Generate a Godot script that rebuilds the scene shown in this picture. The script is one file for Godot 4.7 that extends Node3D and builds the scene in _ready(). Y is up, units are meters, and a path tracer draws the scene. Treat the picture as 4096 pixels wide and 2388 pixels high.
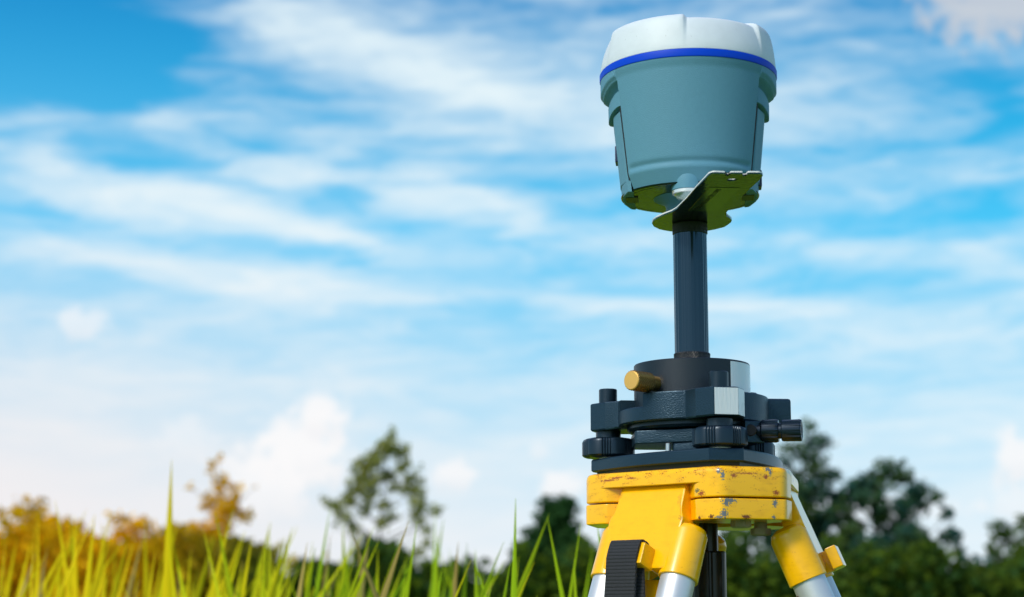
extends Node3D
# A survey receiver on a tripod in a rice field. Metres, y up, the camera looks along -z.

const EYE := 0.85                                # height of the lens above the ground
const AXIS := Vector3(0.1445, EYE, -1.47)        # the instrument's axis at lens height: instrument shapes are written from here, z towards the camera

const SUN := Vector3(-0.54, 0.62, 0.57)           # towards the sun, veiled by thin cloud

# ---------------------------------------------------------------- shapes
class Soup:
	var v := PackedVector3Array()
	var uv := PackedVector2Array()

	func tri(a: Vector3, b: Vector3, c: Vector3, ua := Vector2.ZERO, ub := Vector2.ZERO, uc := Vector2.ZERO) -> void:
		v.push_back(a); v.push_back(b); v.push_back(c)
		uv.push_back(ua); uv.push_back(ub); uv.push_back(uc)

	func quad(a: Vector3, b: Vector3, c: Vector3, d: Vector3, ua := Vector2.ZERO, ub := Vector2.ZERO, uc := Vector2.ZERO, ud := Vector2.ZERO) -> void:
		tri(a, b, c, ua, ub, uc)
		tri(a, c, d, ua, uc, ud)

	# turns a closed shape so that its faces look outwards
	func close(from: int) -> void:
		var s := 0.0
		var o := v[from]
		for i in range(from, v.size(), 3):
			s += (v[i] - o).dot((v[i + 1] - o).cross(v[i + 2] - o))
		if s > 0.0:
			for i in range(from, v.size(), 3):
				var t := v[i + 1]
				v[i + 1] = v[i + 2]
				v[i + 2] = t
				var q := uv[i + 1]
				uv[i + 1] = uv[i + 2]
				uv[i + 2] = q

	# rows of points joined into a skin, the rows closed in a ring, both ends capped
	func skin(rows: Array, ring := true, capped := true, us := 1.0, vs := 1.0, t := Transform3D.IDENTITY) -> void:
		var from := v.size()
		for j in rows.size() - 1:
			var p: PackedVector3Array = rows[j]
			var q: PackedVector3Array = rows[j + 1]
			var n := p.size()
			for i in (n if ring else n - 1):
				var k := (i + 1) % n
				var u0 := us * i / n
				var u1 := us * (i + 1) / n
				var v0 := vs * j / (rows.size() - 1)
				var v1 := vs * (j + 1) / (rows.size() - 1)
				quad(t * p[i], t * p[k], t * q[k], t * q[i], Vector2(u0, v0), Vector2(u1, v0), Vector2(u1, v1), Vector2(u0, v1))
		if capped:
			for e in [rows[0], rows[rows.size() - 1]]:
				var m := Vector3.ZERO
				for p in e:
					m += p
				m /= e.size()
				var flip: bool = e == rows[0]
				for i in e.size():
					var k: int = (i + 1) % e.size()
					if flip:
						tri(t * m, t * e[k], t * e[i])
					else:
						tri(t * m, t * e[i], t * e[k])
		if ring:
			close(from)

	# a shape turned round the y axis; the profile is (radius, height)
	func lathe(profile: Array, t := Transform3D.IDENTITY, seg := 64, us := 1.0, vs := 1.0) -> void:
		var rows := []
		for p in profile:
			var row := PackedVector3Array()
			for i in seg:
				var a := TAU * i / seg
				row.push_back(Vector3(sin(a) * maxf(p.x, 1e-5), p.y, cos(a) * maxf(p.x, 1e-5)))
			rows.append(row)
		skin(rows, true, true, us, vs, t)

	# a round bar with chamfered ends between two points
	func bar(a: Vector3, b: Vector3, r0: float, r1: float, bevel := 0.0005, seg := 40) -> void:
		var d := b - a
		var l := d.length()
		lathe([Vector2(r0 - bevel, 0), Vector2(r0, bevel), Vector2(r1, l - bevel), Vector2(r1 - bevel, l)], Transform3D(Soup.along(d), a), seg, 1.0, 1.0)

	static func along(d: Vector3) -> Basis:
		var y := d.normalized()
		var x := y.cross(Vector3.FORWARD if absf(y.y) > 0.9 else Vector3.UP).normalized()
		return Basis(x, y, x.cross(y))

	# a flat outline (x, z) raised through a profile of (inset, height)
	func prism(poly: PackedVector2Array, profile: Array, t := Transform3D.IDENTITY) -> void:
		var from := v.size()
		if not Geometry2D.is_polygon_clockwise(poly):
			poly = poly.duplicate()
			poly.reverse()
		var n := poly.size()
		var miter := PackedVector2Array()
		var run := PackedFloat32Array([0.0])
		for i in n:
			var e0 := (poly[i] - poly[(i + n - 1) % n]).normalized()
			var e1 := (poly[(i + 1) % n] - poly[i]).normalized()
			var n0 := Vector2(-e0.y, e0.x)
			var n1 := Vector2(-e1.y, e1.x)
			var m := n0 + n1
			miter.push_back(m / maxf(0.35, m.length_squared() * 0.5) * 1.0)
			run.push_back(run[i] + poly[i].distance_to(poly[(i + 1) % n]))
		# the inward side follows from the turning sense
		var area := 0.0
		for i in n:
			area += poly[i].cross(poly[(i + 1) % n])
		var sign := 1.0 if area > 0.0 else -1.0
		var e := (poly[1] - poly[0]).normalized()
		var rings := []
		for p in profile:
			var ring := PackedVector3Array()
			for i in n:
				var q: Vector2 = poly[i] + miter[i] * p.x * sign
				ring.push_back(Vector3(q.x, p.y, q.y))
			rings.append(ring)
		for j in rings.size() - 1:
			for i in n:
				var k := (i + 1) % n
				var a: PackedVector3Array = rings[j]
				var b: PackedVector3Array = rings[j + 1]
				quad(t * a[i], t * a[k], t * b[k], t * b[i], Vector2(run[i], a[i].y), Vector2(run[i + 1], a[i].y), Vector2(run[i + 1], b[i].y), Vector2(run[i], b[i].y))
		var idx := Geometry2D.triangulate_polygon(poly)
		for r in [rings[0], rings[rings.size() - 1]]:
			for i in range(0, idx.size(), 3):
				var up: bool = r == rings[0]
				var A: Vector3 = r[idx[i]]
				var Bq: Vector3 = r[idx[i + 1]]
				var C: Vector3 = r[idx[i + 2]]
				# the two caps wind opposite ways; the walls decide which
				var wind := (Bq - A).cross(C - A).y
				if (wind > 0.0) == up:
					tri(t * A, t * C, t * Bq, Vector2(A.x, A.z), Vector2(C.x, C.z), Vector2(Bq.x, Bq.z))
				else:
					tri(t * A, t * Bq, t * C, Vector2(A.x, A.z), Vector2(Bq.x, Bq.z), Vector2(C.x, C.z))
		# make walls agree with the caps
		var wall_end := from + (rings.size() - 1) * n * 6
		var mid := Vector3.ZERO
		var h0: float = profile[0].y
		var h1: float = profile[profile.size() - 1].y
		var a0: Vector3 = rings[0][0]
		var a1: Vector3 = rings[0][1]
		var b1: Vector3 = rings[rings.size() - 1][1]
		var wn := (a1 - a0).cross(b1 - a0)
		var inward := Vector3(-e.y, 0, e.x) * sign
		# godot faces run clockwise, so the right-hand normal of a wall must look inwards
		if wn.dot(inward) < 0.0:
			for i in range(from, wall_end, 3):
				var tt := v[i + 1]; v[i + 1] = v[i + 2]; v[i + 2] = tt
				var qq := uv[i + 1]; uv[i + 1] = uv[i + 2]; uv[i + 2] = qq
		if h1 < h0:
			for i in range(wall_end, v.size(), 3):
				var tt := v[i + 1]; v[i + 1] = v[i + 2]; v[i + 2] = tt
		if t.basis.determinant() < 0.0:
			for i in range(from, v.size(), 3):
				var tt := v[i + 1]; v[i + 1] = v[i + 2]; v[i + 2] = tt
				var qq := uv[i + 1]; uv[i + 1] = uv[i + 2]; uv[i + 2] = qq

	# a box with bevelled edges, given by its centre, half size and axes
	func box(c: Vector3, h: Vector3, b := Basis.IDENTITY, bevel := 0.0008) -> void:
		var poly := PackedVector2Array()
		var r := minf(bevel, minf(h.x, h.z) * 0.45)
		for s in [[1, 1], [-1, 1], [-1, -1], [1, -1]]:
			var cx: float = s[0] * (h.x - r)
			var cz: float = s[1] * (h.z - r)
			var a0 := atan2(float(s[1]), float(s[0])) - PI / 4
			for k in 3:
				poly.push_back(Vector2(cx + r * cos(a0 + k * PI / 4), cz + r * sin(a0 + k * PI / 4)))
		prism(poly, Soup.edge(-h.y, h.y, minf(bevel, h.y * 0.45)), Transform3D(b, c))

	static func edge(y0: float, y1: float, r: float) -> Array:
		return [Vector2(r, y0), Vector2(r * 0.3, y0 + r * 0.3), Vector2(0, y0 + r), Vector2(0, y1 - r), Vector2(r * 0.3, y1 - r * 0.3), Vector2(r, y1)]

	# a tube through points with a radius at each
	func limb(p: Array, r: Array, seg := 8) -> void:
		var rows := []
		for i in p.size():
			var d: Vector3 = p[mini(i + 1, p.size() - 1)] - p[maxi(i - 1, 0)]
			var b := Soup.along(d)
			var row := PackedVector3Array()
			for k in seg:
				var a := TAU * k / seg
				row.push_back(p[i] + (b.x * cos(a) + b.z * sin(a)) * r[i])
			rows.append(row)
		skin(rows)

	func mesh(off := Vector3.ZERO, angle := 35.0) -> ArrayMesh:
		var n := v.size()
		var fn := PackedVector3Array()
		fn.resize(n / 3)
		var at := {}
		var id := PackedInt32Array()
		id.resize(n)
		var faces := []
		for f in n / 3:
			var c := (v[f * 3 + 2] - v[f * 3]).cross(v[f * 3 + 1] - v[f * 3])
			fn[f] = c
			for k in 3:
				var key := Vector3i((v[f * 3 + k] * 200000.0).round())
				var i: int = at.get(key, -1)
				if i < 0:
					i = faces.size()
					at[key] = i
					faces.append(PackedInt32Array())
				id[f * 3 + k] = i
				faces[i].push_back(f)
		var lim := cos(deg_to_rad(angle))
		var unit := PackedVector3Array()
		for c in fn:
			unit.push_back(c.normalized())
		var nn := PackedVector3Array()
		nn.resize(n)
		for k in n:
			var f := k / 3
			var s := Vector3.ZERO
			for g in faces[id[k]]:
				if unit[f].dot(unit[g]) > lim:
					s += fn[g]
			nn[k] = s.normalized() if s.length_squared() > 1e-24 else Vector3.UP
		var out := PackedVector3Array()
		out.resize(n)
		for k in n:
			out[k] = v[k] - off
		var a := []
		a.resize(Mesh.ARRAY_MAX)
		a[Mesh.ARRAY_VERTEX] = out
		a[Mesh.ARRAY_NORMAL] = nn
		a[Mesh.ARRAY_TEX_UV] = uv
		var m := ArrayMesh.new()
		m.add_surface_from_arrays(Mesh.PRIMITIVE_TRIANGLES, a)
		return m

func rounded(poly: Array, r: float, seg := 4) -> PackedVector2Array:
	var out := PackedVector2Array()
	var n := poly.size()
	for i in n:
		var p: Vector2 = poly[i]
		var a: Vector2 = (poly[(i + n - 1) % n] - p)
		var b: Vector2 = (poly[(i + 1) % n] - p)
		var l := minf(r, minf(a.length(), b.length()) * 0.45)
		for k in seg + 1:
			var t := float(k) / seg
			out.push_back((p + a.normalized() * l).lerp(p, t).lerp(p.lerp(p + b.normalized() * l, t), t))
	return out

# ---------------------------------------------------------------- nodes
var used := {}

func numbered(called: String) -> String:
	var k: int = used.get(called, 0)
	used[called] = k + 1
	return called if k == 0 else "%s_%03d" % [called, k]

func thing(called: String, label: String, category: String, at: Vector3, group := "") -> Node3D:
	var o := Node3D.new()
	o.name = numbered(called)
	o.position = at
	tag(o, label, category, group)
	add_child(o)
	return o

func tag(o: Node3D, label: String, category: String, group := "") -> void:
	o.set_meta("label", label)
	o.set_meta("category", category)
	if group != "":
		o.set_meta("group", group)

func piece(called: String, m: Mesh, material: Material, parent: Node, n := 0) -> MeshInstance3D:
	var o := MeshInstance3D.new()
	o.name = called if n == 0 else "%s_%03d" % [called, n]
	o.mesh = m
	o.material_override = material
	parent.add_child(o, true)
	return o

# instrument shapes are written from AXIS; this puts them under a thing that stands elsewhere
func put(called: String, s: Soup, material: Material, parent: Node3D, n := 0, angle := 35.0) -> MeshInstance3D:
	var root := parent
	while root.get_parent() != self:
		root = root.get_parent()
	return piece(called, s.mesh(root.position - AXIS, angle), material, parent, n)

# ---------------------------------------------------------------- materials
func lin(r: float, g: float, b: float) -> Color:
	return Color(r, g, b).linear_to_srgb()

func mat(c: Color, rough: float, metal := 0.0) -> StandardMaterial3D:
	var m := StandardMaterial3D.new()
	m.albedo_color = c
	m.roughness = rough
	m.metallic = metal
	return m

func grain(seed_: int, freq: float, kind := FastNoiseLite.TYPE_SIMPLEX, size := 512, oct := 3) -> ImageTexture:
	var n := FastNoiseLite.new()
	n.seed = seed_
	n.noise_type = kind
	n.frequency = freq
	n.fractal_octaves = oct
	return ImageTexture.create_from_image(n.get_seamless_image(size, size))

func bumpy(m: StandardMaterial3D, tex: Texture2D, per_metre: float, centimetres: float) -> StandardMaterial3D:
	m.uv1_triplanar = true
	m.uv1_scale = Vector3.ONE * per_metre
	m.heightmap_enabled = true
	m.heightmap_texture = tex
	m.heightmap_scale = centimetres
	return m

# paint with scuffs, rust specks and bare spots; more of them towards the upper edge when edge > 0
func worn(w: int, h: int, seed_: int, base: Color, edge: float, specks: float, spots: Array) -> ImageTexture:
	var im := Image.create(w, h, false, Image.FORMAT_RGB8)
	var n := FastNoiseLite.new()
	n.seed = seed_
	n.frequency = 0.035
	n.fractal_octaves = 4
	var f := FastNoiseLite.new()
	f.seed = seed_ + 7
	f.frequency = 0.22
	f.fractal_octaves = 2
	var g := FastNoiseLite.new()
	g.seed = seed_ + 19
	g.frequency = 0.012
	for y in h:
		for x in w:
			var c := base
			var top := 1.0 - float(y) / h
			var streak := n.get_noise_2d(x * 0.55, y * 1.6)
			var fine := f.get_noise_2d(x * 0.7, y)
			var wide := g.get_noise_2d(x, y)
			var wear := edge * pow(top, 2.2) * (0.75 + wide)
			var k := streak * 0.55 + fine * 0.7 + wear * 0.40 + specks - 0.035
			if k > 0.42:
				c = c.lerp(Color(0.62, 0.3, 0.02), clampf((k - 0.42) * 4.0, 0.0, 0.75))
			if k > 0.66:
				c = c.lerp(Color(0.36, 0.1, 0.05), clampf((k - 0.66) * 6.0, 0.0, 0.8))
			c = c.lerp(Color(base.r * 0.86, base.g * 0.8, base.b), clampf(wide * 0.5 + streak * 0.25, 0.0, 0.35))
			im.set_pixel(x, y, c)
	for s in spots:      # [x, y, half width, half height, colour]
		for y in range(maxi(0, int(s[1] - s[3] * 2)), mini(h, int(s[1] + s[3] * 2))):
			for x in range(maxi(0, int(s[0] - s[2] * 2)), mini(w, int(s[0] + s[2] * 2))):
				var d := Vector2((x - s[0]) / s[2], (y - s[1]) / s[3]).length() + n.get_noise_2d(x * 5.0, y * 5.0) * 1.3
				if d < 1.0:
					im.set_pixel(x, y, s[4])
	return ImageTexture.create_from_image(im)

# faint dirt: broad cloudiness and a few specks
func dusty(seed_: int, much: float) -> ImageTexture:
	var n := FastNoiseLite.new()
	n.seed = seed_
	n.frequency = 0.014
	n.fractal_octaves = 4
	var src := n.get_seamless_image(512, 512)
	var im := Image.create(512, 512, false, Image.FORMAT_RGB8)
	for y in 512:
		for x in 512:
			var v := 1.0 - much * src.get_pixel(x, y).r
			im.set_pixel(x, y, Color(v, v, v * 0.995))
	var r := RandomNumberGenerator.new()
	r.seed = seed_
	for i in 26:
		var x := r.randi_range(6, 500)
		var y := r.randi_range(6, 500)
		var v := r.randf_range(0.5, 0.85)
		for k in r.randi_range(1, 7):
			im.set_pixel(x + r.randi_range(0, 3), y + k, Color(v, v, v))
	return ImageTexture.create_from_image(im)

# ---------------------------------------------------------------- sky
var wisps: FastNoiseLite
var puffs: FastNoiseLite

# clouds by direction: azimuth, elevation, half length, half height (degrees), tilt (degrees, falling to the right), amount
const CLOUDS := [
	[-4.6, 17.9, 5.6, 1.15, 14.0, 0.42], [-2.2, 16.4, 4.4, 1.3, 10.0, 0.26], [-7.5, 18.6, 2.2, 0.8, 12.0, 0.18],
	[-14.6, 15.1, 2.3, 0.55, 10.0, 0.38], [-11.8, 15.3, 1.6, 0.6, 4.0, 0.34], [-10.2, 14.9, 2.0, 0.5, 8.0, 0.22], [-15.6, 16.6, 0.9, 0.35, 10.0, 0.25],
	[-14.8, 13.7, 1.7, 0.75, 0.0, 0.42], [-11.2, 12.9, 4.4, 0.7, 4.0, 0.45], [-7.4, 12.5, 4.6, 0.75, 7.0, 0.42], [-6.6, 13.8, 2.5, 0.7, 0.0, 0.42], [-4.6, 11.7, 2.4, 0.42, 9.0, 0.36],
	[-1.7, 13.2, 2.2, 0.85, 8.0, 0.42], [-0.3, 12.4, 1.6, 0.6, 12.0, 0.3],
	[-11.4, 10.6, 5.6, 0.5, 5.0, 0.44], [-6.4, 10.3, 3.6, 0.7, 6.0, 0.36], [-14.5, 11.4, 2.0, 0.4, 4.0, 0.25],
	[4.8, 9.7, 6.0, 0.45, 3.0, 0.28], [3.2, 11.8, 4.2, 0.75, 6.0, 0.25], [10.1, 9.2, 4.6, 0.75, 3.0, 0.36], [10.7, 11.2, 3.2, 0.5, 8.0, 0.36], [13.6, 13.2, 2.6, 0.8, -14.0, 0.24], [14.8, 10.4, 1.8, 0.7, 0.0, 0.34],
	[9.0, 15.6, 3.6, 0.9, -8.0, 0.2], [7.6, 13.4, 2.6, 0.6, -10.0, 0.14], [3.5, 15.2, 3.0, 1.2, 0.0, 0.15], [6.5, 18.0, 3.5, 0.8, -6.0, 0.16],
	[-15.2, 17.4, 4.2, 2.3, -4.0, -0.92], [-11.9, 16.9, 2.0, 1.5, 0.0, -0.42], [-0.5, 15.9, 6.0, 2.2, 6.0, 0.28], [4.0, 17.0, 4.0, 1.6, 0.0, 0.16], [-3.0, 7.2, 12.0, 0.5, 1.0, 0.12], [-12.2, 13.95, 1.5, 0.42, 0.0, -0.42], [-7.8, 14.6, 2.2, 0.3, 2.0, -0.3], [-15.2, 12.4, 1.1, 0.25, 0.0, -0.34], [-8.5, 16.2, 2.2, 0.7, 0.0, -0.12],
	[-4.2, 13.2, 0.9, 0.3, 0.0, -0.22], [-3.2, 12.2, 1.1, 0.4, 0.0, -0.3], [-4.4, 11.0, 0.9, 0.32, 0.0, -0.28], [-0.7, 9.9, 1.6, 0.36, 0.0, -0.22], [-14.6, 10.1, 2.0, 0.34, 3.0, -0.3],
	[15.4, 15.3, 1.3, 1.1, 0.0, -0.5], [12.5, 12.2, 2.4, 0.5, -8.0, -0.3], [15.4, 12.6, 0.9, 0.5, 0.0, -0.3], [12.0, 18.4, 1.6, 0.9, 0.0, -0.22], [9.5, 10.2, 2.2, 0.3, 0.0, -0.2],
]
# heaped clouds low down and one at the upper right: azimuth, elevation, half width, half height, amount
const HEAPS := [[-6.5, 5.2, 1.5, 1.25, 0.95], [-5.9, 6.3, 0.8, 0.8, 0.9], [-7.6, 4.2, 1.6, 1.2, 0.8], [-13.3, 8.95, 0.75, 0.5, 0.55], [-1.9, 4.5, 0.8, 0.5, 0.75], [1.5, 4.2, 0.7, 0.45, 0.8], [15.2, 4.9, 0.7, 0.85, 0.85], [15.6, 3.6, 1.4, 0.7, 0.45], [15.4, 18.7, 2.4, 1.5, 0.8], [0.8, 5.3, 0.3, 0.25, 0.4], [-10.0, 5.6, 0.9, 0.7, 0.35], [11.0, 3.4, 2.6, 0.5, 0.4]]

func sky_color(az: float, el: float) -> Color:
	var wx := wisps.get_noise_2d(az * 0.7 + 40.0, el * 3.0)
	var wy := wisps.get_noise_2d(az * 0.6 - 90.0, el * 2.6 + 50.0)
	var fine := wisps.get_noise_2d(az * 1.9 + el * 1.3, el * 9.0 - az * 0.8)
	var a := az + wx * 2.2
	var e := el + wy * 0.55
	var veil := 0.33 + 0.2 * puffs.get_noise_2d(a * 0.9, e * 4.0) + 0.13 * fine + 0.17 * wisps.get_noise_2d(a * 1.2 + e * 1.6 + 200.0, e * 10.0 - a * 0.9) + 0.10 * wisps.get_noise_2d(a * 4.0 + 70.0, e * 16.0 + a * 2.0)
	veil += 0.27 * clampf((11.0 - el) / 11.0, 0.0, 1.0)
	if absf(az) < 26.0 and el < 27.0:
		for c in CLOUDS:
			var dx: float = a - c[0]
			var dy: float = e - c[1]
			var s := sin(deg_to_rad(c[4]))
			var q := cos(deg_to_rad(c[4]))
			var x: float = (dx * q - dy * s) / c[2]
			var y: float = (dx * s + dy * q) / c[3]
			var d := x * x + y * y
			if d < 4.0:
				veil += (c[5] * 0.82 if c[5] > 0.0 else c[5] * 0.9) * exp(-d * 1.4)
	veil = smoothstep(-0.02, 1.05, veil)
	var h := clampf(el / 24.0, 0.0, 1.0)
	var blue := Color(0.21, 0.72, 0.98).lerp(Color(0.02, 0.55, 0.94), clampf(h * 2.0, 0.0, 1.0)).lerp(Color(0.0, 0.09, 0.42), clampf(h * 2.0 - 1.0, 0.0, 1.0))
	var white := Color(0.82, 0.93, 0.98).lerp(Color(0.76, 0.90, 0.96), h)
	var c := blue.lerp(white, veil)
	# air near the ground pales; a warm pallor painted towards the left hints at the glow there
	# out-of-view glow round the sun, added to brighten the front faces
	var at := Vector3(sin(deg_to_rad(az)) * cos(deg_to_rad(el)), sin(deg_to_rad(el)), -cos(deg_to_rad(az)) * cos(deg_to_rad(el)))
	var off := rad_to_deg(at.angle_to(SUN))
	var glow := 4.4 * exp(-pow(off / 17.0, 2.0)) 
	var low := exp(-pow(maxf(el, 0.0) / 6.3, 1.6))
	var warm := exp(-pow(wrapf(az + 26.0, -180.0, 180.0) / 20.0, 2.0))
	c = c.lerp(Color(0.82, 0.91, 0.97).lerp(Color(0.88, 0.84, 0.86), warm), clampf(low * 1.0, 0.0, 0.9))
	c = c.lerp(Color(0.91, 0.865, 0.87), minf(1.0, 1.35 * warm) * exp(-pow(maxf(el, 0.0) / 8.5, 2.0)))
	if absf(az) < 26.0 and el < 27.0:
		for p in HEAPS:
			var n := puffs.get_noise_2d(az * 9.0, el * 9.0) * 0.5 + puffs.get_noise_2d(az * 22.0, el * 22.0) * 0.2
			var x: float = (az - p[0]) / p[2]
			var y: float = (el - p[1]) / p[3]
			var d := sqrt(x * x + y * y) + n
			var k: float = p[4] * smoothstep(1.25, 0.55, d)
			var body := Color(0.97, 0.96, 0.965).lerp(Color(0.60, 0.66, 0.74), clampf(-y * 0.3, 0.0, 0.35))
			if p[1] > 15.0:
				body = Color(0.62, 0.64, 0.68)
			c = c.lerp(body, k)
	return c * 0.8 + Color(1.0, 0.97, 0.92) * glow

func make_sky() -> ImageTexture:
	wisps = FastNoiseLite.new()
	wisps.seed = 11
	wisps.frequency = 0.16
	wisps.fractal_octaves = 4
	puffs = FastNoiseLite.new()
	puffs.seed = 5
	puffs.frequency = 0.12
	puffs.fractal_octaves = 3
	var W := 4096
	var H := 2048
	# the whole sky coarsely, then the part towards the camera's view finely: the same clouds in both
	var small := Image.create(W / 8, H / 8, false, Image.FORMAT_RGBF)
	for y in H / 8:
		var el := 90.0 - (y + 0.5) * 180.0 / (H / 8)
		for x in W / 8:
			var az := wrapf((x + 0.5) * 360.0 / (W / 8), -180.0, 180.0)
			small.set_pixel(x, y, sky_color(az, maxf(el, 0.0)) if el > -3.0 else Color(0.10, 0.15, 0.05))
	small.resize(W, H, Image.INTERPOLATE_CUBIC)
	var y0 := int((90.0 - 25.0) / 180.0 * H)
	var y1 := int(91.0 / 180.0 * H)
	var reach := int(24.0 / 360.0 * W)
	for y in range(y0, y1):
		var el := 90.0 - (y + 0.5) * 180.0 / H
		for x in range(-reach, reach):
			small.set_pixel(posmod(x, W), y, sky_color((x + 0.5) * 360.0 / W, maxf(el, 0.0)))
	return ImageTexture.create_from_image(small)

# ---------------------------------------------------------------- the place
var rng := RandomNumberGenerator.new()

func _ready() -> void:
	rng.seed = 77
	var cam := Camera3D.new()
	cam.name = "camera"
	cam.position = Vector3(0, EYE, 0)
	cam.rotation_degrees = Vector3(10.0, 0, 0)
	cam.fov = 18.334
	cam.near = 0.05
	cam.far = 4000.0
	var lens := CameraAttributesPhysical.new()
	lens.frustum_focal_length = 74.36
	lens.frustum_focus_distance = 1.44
	lens.frustum_near = 0.05
	lens.frustum_far = 4000.0
	lens.exposure_aperture = 10.0
	cam.attributes = lens
	add_child(cam)
	var env := Environment.new()
	env.background_mode = Environment.BG_SKY
	var pano := PanoramaSkyMaterial.new()
	pano.panorama = make_sky()
	pano.filter = true
	var sky := Sky.new()
	sky.sky_material = pano
	env.sky = sky
	env.tonemap_mode = Environment.TONE_MAPPER_LINEAR
	env.tonemap_exposure = 1.25
	env.sdfgi_enabled = true
	env.ssao_enabled = true
	env.ssil_enabled = true
	var we := WorldEnvironment.new()
	we.name = "environment"
	we.environment = env
	add_child(we)
	var sun := DirectionalLight3D.new()
	sun.name = "sun"
	sun.light_color = Color(1.0, 0.96, 0.88)
	sun.light_energy = 0.5
	sun.light_angular_distance = 10.0
	sun.shadow_enabled = true
	add_child(sun)
	sun.look_at_from_position(Vector3.ZERO, -SUN)

	make_ground()
	make_trees()
	make_grass()
	make_instrument()

# ---------------------------------------------------------------- ground, trees, grass
func make_ground() -> void:
	var s := Soup.new()
	var rings := [0.0, 6.0, 30.0, 150.0, 700.0, 3000.0]
	for j in rings.size() - 1:
		for i in 48:
			var a := TAU * i / 48
			var b := TAU * (i + 1) / 48
			var P := func(r: float, t: float) -> Vector3: return Vector3(cos(t) * r, 0, sin(t) * r)
			s.quad(P.call(rings[j], a), P.call(rings[j], b), P.call(rings[j + 1], b), P.call(rings[j + 1], a))
	var m := mat(lin(0.17, 0.27, 0.03), 0.95)
	var im := Image.create(512, 512, false, Image.FORMAT_RGB8)
	var n := FastNoiseLite.new()
	n.seed = 3
	n.frequency = 0.02
	n.fractal_octaves = 5
	var src := n.get_seamless_image(512, 512)
	for y in 512:
		for x in 512:
			var k := src.get_pixel(x, y).r
			im.set_pixel(x, y, lin(0.07, 0.10, 0.025).lerp(lin(0.12, 0.30, 0.02), smoothstep(0.25, 0.6, k)))
	m.albedo_color = Color.WHITE
	m.albedo_texture = ImageTexture.create_from_image(im)
	m.uv1_triplanar = true
	m.uv1_world_triplanar = true
	m.uv1_scale = Vector3.ONE * 0.37
	var o := piece("ground", s.mesh(), m, self)
	o.set_meta("kind", "structure")

# leaves as small faces with a tint of their own
class Leaves:
	var v := PackedVector3Array()
	var n := PackedVector3Array()
	var c := PackedColorArray()
	var ix := PackedInt32Array()

	func leaf(p: Vector3, l: float, w: float, tint: Color, r: RandomNumberGenerator) -> void:
		var d := Vector3(r.randfn(), r.randfn() * 0.8 - 0.2, r.randfn()).normalized()
		var s := d.cross(Vector3(r.randfn(), r.randfn(), r.randfn())).normalized()
		var k := v.size()
		var f := s.cross(d).normalized()
		v.push_back(p - d * l * 0.5)
		v.push_back(p + s * w * 0.5 + f * w * 0.12)
		v.push_back(p + d * l * 0.5)
		v.push_back(p - s * w * 0.5 + f * w * 0.12)
		for i in 4:
			n.push_back(f)
			c.push_back(tint)
		for i in [0, 2, 1, 0, 3, 2]:
			ix.push_back(k + i)

	func mesh() -> ArrayMesh:
		var a := []
		a.resize(Mesh.ARRAY_MAX)
		a[Mesh.ARRAY_VERTEX] = v
		a[Mesh.ARRAY_NORMAL] = n
		a[Mesh.ARRAY_COLOR] = c
		a[Mesh.ARRAY_INDEX] = ix
		var m := ArrayMesh.new()
		m.add_surface_from_arrays(Mesh.PRIMITIVE_TRIANGLES, a)
		return m

var leaf_mat: StandardMaterial3D
var bark: StandardMaterial3D

const GOLD := Color(0.97, 0.56, 0.005)  # leaf colours for the left, with the warm glow painted in
const GLOW_RUSSET := Color(0.66, 0.40, 0.010)
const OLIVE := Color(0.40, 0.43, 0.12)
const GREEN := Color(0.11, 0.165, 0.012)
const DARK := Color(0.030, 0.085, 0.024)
const BLUISH := Color(0.016, 0.10, 0.11)

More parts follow.
